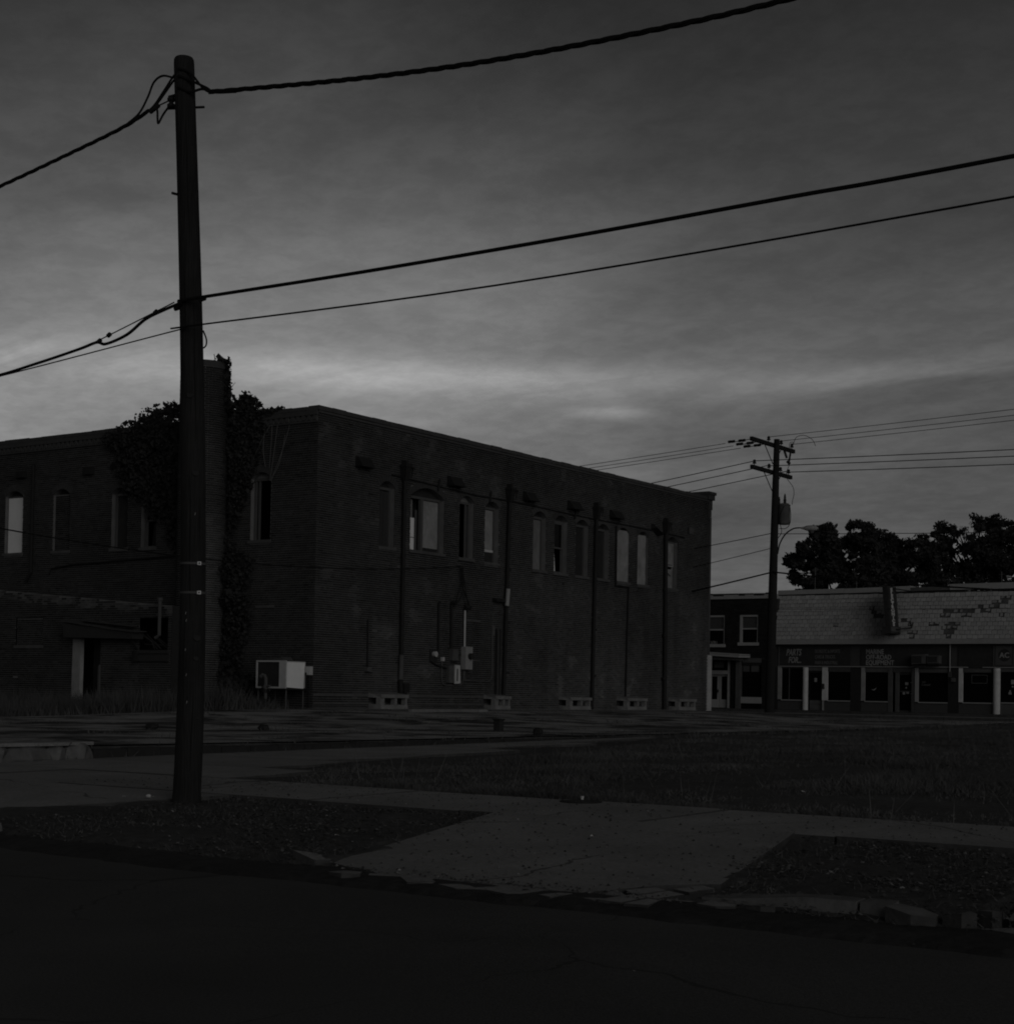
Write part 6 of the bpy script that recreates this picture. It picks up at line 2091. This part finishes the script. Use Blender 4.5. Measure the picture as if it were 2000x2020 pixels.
def grass():
    g = np.random.default_rng(77)
    # rough grass strip between the footpath and the lot
    left = [(13.4, -12.7), (16.5, -14.4), (23, -14.9), (28, -16.4), (34, -17.0), (56, -17.2)]
    N0 = 420000
    y = 13.42 + (50 - 13.42) * g.random(N0) ** 1.5
    xr = -0.30 * y + 2.0
    xl = np.interp(y, [a for a, b in left], [b for a, b in left])
    x = xl + (xr - xl) * g.random(N0)
    dens = np.array([0.42 + 0.75 * mnoise.noise(Vector((a * 0.5, b * 0.35, 0))) + 0.4 * mnoise.noise(Vector((a * 1.6, b * 1.3, 4))) for a, b in zip(x, y)])
    edge = np.minimum(1, (x - xl) / 1.2 + 0.12) * np.minimum(1, (y - 13.38) / 0.3 + 0.15)
    keep = g.random(N0) < np.clip(dens, 0.06, 1) * edge * 0.62
    x, y, dens, edge = x[keep], y[keep], dens[keep], edge[keep]
    h = (0.035 + 0.2 * np.clip(dens - 0.25, 0, 1.2) ** 1.5 * edge) * (1 - 0.35 * np.clip((y - 26) / 14, 0, 1))
    blades('rough_grass', 0, np.stack([x, y], 1), h, 0.0065, GRASS, 78, 0.75)
    # seed heads standing above it
    k = g.random(len(x)) < 0.006
    blades('tall_grass', 0, np.stack([x[k], y[k]], 1), 0.38, 0.005, GRASS, 79, 0.35)
    # weeds along the annex and the foot of the chimney
    n = 42000
    x = g.uniform(-50, -31.9, n)
    y = 25 + (33.4 - 25) * g.random(n)
    lim = 25.6 + (x + 33) * 4.2
    d = np.array([0.6 + 0.7 * mnoise.noise(Vector((a * 0.6, b * 0.6, 8))) for a, b in zip(x, y)])
    far = np.clip((y - 26.0) / 3.0, 0.25, 1)
    k = (y > lim) & (g.random(n) < np.clip(d, 0.1, 1))
    blades('tall_weeds', 0, np.stack([x[k], y[k]], 1), (0.25 + 0.55 * np.clip(d, 0, 1) * far)[k], 0.016, WEED, 80, 0.3)
    n = 5000
    x, y = g.uniform(XB - 4.2, XB - 0.4, n), g.uniform(33.2, 35.0, n)
    d = np.array([0.5 + 0.8 * mnoise.noise(Vector((a, b, 1))) for a, b in zip(x, y)])
    k = g.random(n) < np.clip(d, 0.05, 1)
    blades('wall_weeds', 0, np.stack([x[k], y[k]], 1), (0.15 + 0.5 * np.clip(d, 0, 1))[k], 0.014, WEED, 81, 0.35)
    # tufts in the joints of the lot and along its edges
    pts = []
    for _ in range(420):
        cx, cy = g.uniform(-36, LOT_X - 0.2), 14 + 42 * g.random() ** 1.2
        if mnoise.noise(Vector((cx * 0.25, cy * 0.25, 2.0))) < 0.02:
            continue
        m = int(g.integers(10, 40))
        pts.append(np.stack([cx + g.normal(0, 0.18, m), cy + g.normal(0, 0.18, m)], 1))
    for yy in np.arange(14, 56, 0.12):
        m = int(g.integers(1, 7))
        pts.append(np.stack([LOT_X + 0.12 + g.normal(0, 0.12, m), yy + g.normal(0, 0.1, m)], 1))
    for yy in np.arange(YB, YB + 24, 0.2):
        m = int(g.integers(0, 6))
        pts.append(np.stack([XB + 1.6 + g.normal(0, 0.18, m), yy + g.normal(0, 0.1, m)], 1))
        pts.append(np.stack([XB + 0.08 + abs(g.normal(0, 0.06, m)), yy + g.normal(0, 0.1, m)], 1))
    p = np.concatenate(pts)
    p[:, 0] = np.where((p[:, 1] > YB) & (p[:, 0] < XB + 0.05), XB + 0.1, p[:, 0])
    blades('lot_weeds', 0, p, 0.12, 0.01, GRASS, 82, 0.5)
    # thin grass and leaf litter on the verges
    xs, ys = [], []
    for x0, x1, n in ((-13.2, -7.5, 17000), (-5.2, -2.7, 9000)):
        x, y = g.uniform(x0, x1, n), g.uniform(8.42, 11.62, n)
        jit = np.array([rough(0.16, 2.3, a, b) + rough(0.08, 8, a, b) for a, b in zip(x, y)])
        ap = (x + jit > -7.38 - 0.74 * (y - 8.6) / 3) & (x + jit < -4.6 - 0.70 * (y - 9.1) / 2.5)
        lf = x < -11.25 - 0.1 * (11.6 - y)
        dd = np.array([0.5 + 0.9 * mnoise.noise(Vector((a * 1.1, b * 1.5, 5))) for a, b in zip(x, y)])
        k = ~ap & ~(lf & (y < 11.5)) & (g.random(n) < np.clip(dd, 0.03, 1))
        xs.append(x[k]); ys.append(y[k])
    x, y = np.concatenate(xs), np.concatenate(ys)
    def zv(a, b):
        e = tz(a, b) + rough(0.035, 1.7, a, b) + rough(0.015, 6, a, b)
        if -7.38 - 0.74 * (b - 8.6) / 3 < a < -4.6 - 0.70 * (b - 9.1) / 2.5:
            e = max(e, 0.04 + (b - 8.2) * 0.054)
        return e
    blades('verge_grass', 0, np.stack([x, y], 1)[::2], 0.05, 0.004, GRASS, 83, 0.8, z=zv)
    n = 9000
    i = g.integers(0, len(x), n)
    px, py = x[i] + g.normal(0, 0.1, n), np.clip(y[i] + g.normal(0, 0.1, n), 8.4, 11.6)
    pz = np.array([zv(a, b) for a, b in zip(px, py)]) + 0.008
    s = 0.013 * g.uniform(0.4, 1.5, n)
    a = g.uniform(0, 6.28, n)
    t1, t2 = g.normal(0, 0.4, n), g.normal(0, 0.4, n)
    v = np.stack([np.stack([px + s * np.cos(a + q), py + s * np.sin(a + q) * 0.7, pz + s * (t1 * np.cos(q) + t2 * np.sin(q)) * 0.5], 1) for q in (0, 1.57, 3.14, 4.71)], 1).reshape(-1, 3)
    o = raw_mesh('leaf_litter', v, np.arange(4 * n).reshape(-1, 4), LITTER, None, tone=np.exp(g.normal(-0.35, 0.45, n)))
    o['kind'] = 'stuff'
    # grit washed on to the paving and the gutter
    n = 5000
    px, py = g.uniform(-14, -2, n), np.concatenate([g.normal(8.38, 0.1, n // 2), g.uniform(8.5, 13.3, n - n // 2)])
    def gz(a, b):
        if b < 8.4: return 0.0
        if b > 11.63: return lerp_table(FRONT, b) + 0.033
        return 0.037 + (b - 8.2) * 0.054
    k = ((px > -7.3 - 0.74 * (py - 8.6) / 3) & (px < -4.75 - 0.70 * (py - 9.1) / 2.5)) | (py > 11.7) | (py < 8.4)
    px, py = px[k], py[k]
    n = len(px)
    pz = np.array([gz(a, b) for a, b in zip(px, py)])
    s = 0.011 * g.uniform(0.4, 1.6, n)
    a = g.uniform(0, 6.28, n)
    ring = [np.stack([px + s * np.cos(a + q), py + s * np.sin(a + q), pz], 1) for q in (0, 2.1, 4.2)]
    top = np.stack([px, py, pz + s * 0.8], 1)
    v = np.stack(ring + [top], 1).reshape(-1, 3)
    f = (np.arange(n)[:, None, None] * 4 + np.array([(0, 1, 3), (1, 2, 3), (2, 0, 3)])[None]).reshape(-1, 3)
    o = raw_mesh('grit', v, f, LITTER, None, tone=np.repeat(np.exp(g.normal(-0.5, 0.5, n)), 3), k=3)
    o['kind'] = 'stuff'


# ------------------------------------------------------------------ kerbs, stones and oddments
def lump(c, size, seed, flat=0.6, n=7):
    """an irregular stone"""
    r = random.Random(seed)
    V, F = [], []
    rings = [(-0.5, 0.75), (-0.1, 1.0), (0.3, 0.85), (0.5, 0.45)]
    for zz, k in rings:
        for j in range(n):
            a = 2 * math.pi * j / n + r.uniform(-0.2, 0.2)
            q = k * r.uniform(0.8, 1.12)
            V.append((c[0] + size[0] * q * math.cos(a) / 2, c[1] + size[1] * q * math.sin(a) / 2, c[2] + size[2] * zz))
    for i in range(len(rings) - 1):
        for j in range(n):
            k = (j + 1) % n
            F.append((i * n + j, i * n + k, (i + 1) * n + k, (i + 1) * n + j))
    F.append(tuple(range((len(rings) - 1) * n, len(rings) * n)))
    mb = MB()
    mb.v, mb.f = V, F
    return mb


def kerbs():
    root = thing('kerb', None, None, (-3.8, 8.65, 0.1))
    root['kind'] = 'structure'
    segs = [(-4.52, -3.56), (-3.54, -3.37)]
    for i, (a, b) in enumerate(segs):
        y = 8.66 + 0.02 * i
        m = MB()
        k = int((b - a) / 0.08)
        for j in range(k):
            xa, xb = a + (b - a) * j / k, a + (b - a) * (j + 1) / k
            ja, jb = rough(0.022, 4, xa, 1), rough(0.022, 4, xb, 1)
            m.hexa([(xa, y - 0.085 + ja, -0.05), (xb, y - 0.085 + jb, -0.05), (xb, y + 0.1, -0.05), (xa, y + 0.1, -0.05),
                    (xa, y - 0.055 + ja, 0.118 * (0.55 + 0.45 * sm(-4.6, -3.7, xa)) + ja), (xb, y - 0.055 + jb, 0.118 * (0.55 + 0.45 * sm(-4.6, -3.7, xb)) + jb), (xb, y + 0.09, 0.128 * (0.6 + 0.4 * sm(-4.6, -3.7, xb))), (xa, y + 0.09, 0.128 * (0.6 + 0.4 * sm(-4.6, -3.7, xa)))])
        m.build('kerb_stone', ROUGHSTONE, root)
    def shard(poly, z1, tilt=0.0):
        c = sum(p[0] for p in poly) / len(poly)
        return MB().prism(poly, -0.05, lambda X, Y: z1 + tilt * (X - c) + rough(0.02, 9, X, Y))
    for poly, z1, tl in (([(-3.36, 8.54), (-3.2, 8.5), (-3.08, 8.55), (-3.1, 8.66), (-3.22, 8.72), (-3.34, 8.7)], 0.1, -0.12), ([(-3.06, 8.6), (-2.94, 8.56), (-2.89, 8.66), (-2.96, 8.76), (-3.05, 8.73)], 0.1, 0.1),
                         ([(-2.91, 8.74), (-2.82, 8.7), (-2.8, 8.8), (-2.88, 8.85)], 0.12, 0.0)):
        shard(poly, z1, tl).build('kerb_stone', ROUGHSTONE, root, side=DIRT)
    for lab, poly, z1, tl in (('long pale broken kerb piece lying in the gutter before the kerb', [(-4.45, 8.4), (-4.3, 8.36), (-4.2, 8.4), (-4.22, 8.46), (-4.4, 8.48)], 0.06, 0.0), ('smaller pale broken kerb piece beside the long one in the gutter', [(-4.14, 8.42), (-4.04, 8.4), (-3.97, 8.44), (-4.02, 8.5), (-4.12, 8.5)], 0.065, 0.1),
                              ('flat chunk of broken concrete in the gutter left of the driveway apron', [(-7.1, 8.22), (-6.95, 8.18), (-6.85, 8.25), (-6.9, 8.33), (-7.05, 8.34)], 0.05, 0.0), ('tilted concrete corner chunk at the left tip of the driveway apron', [(-7.72, 8.56), (-7.5, 8.54), (-7.44, 8.64), (-7.5, 8.74), (-7.66, 8.7)], 0.09, -0.15)):
        x, y = poly[0]
        t = thing('concrete_chunk', lab, 'rubble', (x, y, 0), 'broken concrete along the gutter')
        shard(poly, z1, tl).build('chunk', CONC, t, side=DIRT)
    t = thing('kerb_remnant', 'worn kerb remnant half buried at the left edge of the road', 'kerb', (-11.3, 8.6, 0))
    MB().hexa([(-11.55, 8.5, -0.05), (-10.9, 8.46, -0.05), (-10.9, 8.62, -0.05), (-11.55, 8.66, -0.05), (-11.5, 8.53, 0.1), (-10.95, 8.49, 0.11), (-10.95, 8.6, 0.12), (-11.5, 8.64, 0.11)]).build('stone', ROUGHSTONE, t)
    # retaining edge of the lot: rough stones near, cast blocks farther along
    w = thing('retaining_wall', 'low broken retaining wall of rough stones and dark blocks edging the lot', 'wall', (LOT_X, 16, 0.2))
    y = 13.45
    for i, ln in enumerate((0.3, 0.62, 0.34, 0.44)):
        mb = lump((LOT_X + 0.05, y + ln / 2, 0.3), (0.34, ln * 1.3, 0.3 + 0.05 * (i % 2)), 30 + i, n=6)
        mb.build('stone', ROUGHSTONE, w)
        y += ln
    while y < 30:
        ln = 0.62
        MB().box(LOT_X - 0.02, LOT_X + 0.13, y + 0.008, y + ln - 0.008, 0.1, 0.385 + random.uniform(-0.012, 0.012)).build('block', TAR, w)
        y += ln
    m = MB()
    m.prism([(LOT_X - 0.3, 13.5), (LOT_X + 0.16, 13.5), (LOT_X + 0.2, 14.4), (LOT_X + 0.08, 15.2), (LOT_X - 0.3, 15.2)], 0.44, 0.485)
    m.build('cap_slab', CONC, w)
    # oddments
    t = thing('manhole_cover', 'round iron utility cover at the grass edge of the footpath', 'manhole cover', (-8.22, 13.16, 0.22))
    mb = MB()
    mb.lathe((-8.22, 13.16, 0.226), [(0.2, 0.0), (0.2, 0.012), (0.17, 0.014), (0.17, 0.01), (0.02, 0.012)], 24)
    mb.build('lid', IRON, t)
    t = thing('post_stub', 'short dark square post stub standing alone on the lot', 'post', (-20.4, 29.2, 0.4))
    MB().box(-20.48, -20.32, 29.12, 29.28, 0.3, 0.66).build('stub', DARKB, t)
    MB().box(-20.5, -20.3, 29.1, 29.3, 0.661, 0.69).build('cap', IRON, t)
    for lab, c, s, k in (('single dark fist-sized rock on the pale lot paving', (-17.9, 27.0, 0.49), (0.22, 0.2, 0.18), 51), ('grey stone lying by the foot of the near pole', (-11.75, 10.95, 0.2), (0.06, 0.05, 0.03), 52),
                         ('small dark rock on the far part of the lot, left of the post stub', (-22.5, 24.0, 0.48), (0.3, 0.2, 0.12), 53), ('flat dark stone on the lot below the air conditioner', (-24.0, 22.4, 0.48), (0.36, 0.22, 0.1), 54)):
        t = thing('rock', lab, 'rock', (c[0], c[1], c[2] - s[2] / 2))
        lump(c, s, k).build('stone', IRON if k != 52 else OFFWHITE, t)
    t = thing('paper_cup', 'white paper cup standing in the grass above the utility cover', 'cup', (-8.42, 13.5, 0.2))
    mb = MB()
    mb.tube([(-8.42, 13.5, 0.2), (-8.42, 13.5, 0.26)], [0.014, 0.018], 10)
    mb.build('cup', PAPER, t)
    for lab, c in (('crumpled white paper scrap in the right-hand grass', (-6.44, 14.3, 0.36)), ('white paper scrap just left of the near pole foot', (-11.56, 10.82, 0.2)), ('bright litter scrap farther left of the near pole foot', (-11.72, 10.6, 0.2)),
                   ('pale litter scrap in the verge by the driveway tip', (-7.95, 9.3, 0.16)), ('tiny white scrap lying out on the road', (-3.7, 6.4, 0.0))):
        t = thing('paper_scrap', lab, 'litter', c)
        r = random.Random(lab)
        s = 0.03 if c[2] > 0 else 0.015
        vs = [(c[0] + r.uniform(-s, s), c[1] + r.uniform(-s, s), c[2] + r.uniform(0.005, s * 0.7)) for _ in range(5)]
        mb = MB()
        mb.add(vs, [(0, 1, 2), (0, 2, 3), (1, 2, 4), (2, 3, 4)])
        mb.build('paper', PAPER, t)
    t = thing('timber_bar', 'pale timber bar lying flat on the lot before the second vent box', 'timber', (-28.0, 40.0, 0.6))
    MB().box(-29.2, -29.05, 37.2, 41.0, tz(-29.1, 39) + 0.01, tz(-29.1, 39) + 0.09).build('bar', STONE, t)


far_trees()
ivy()
grass()
kerbs()
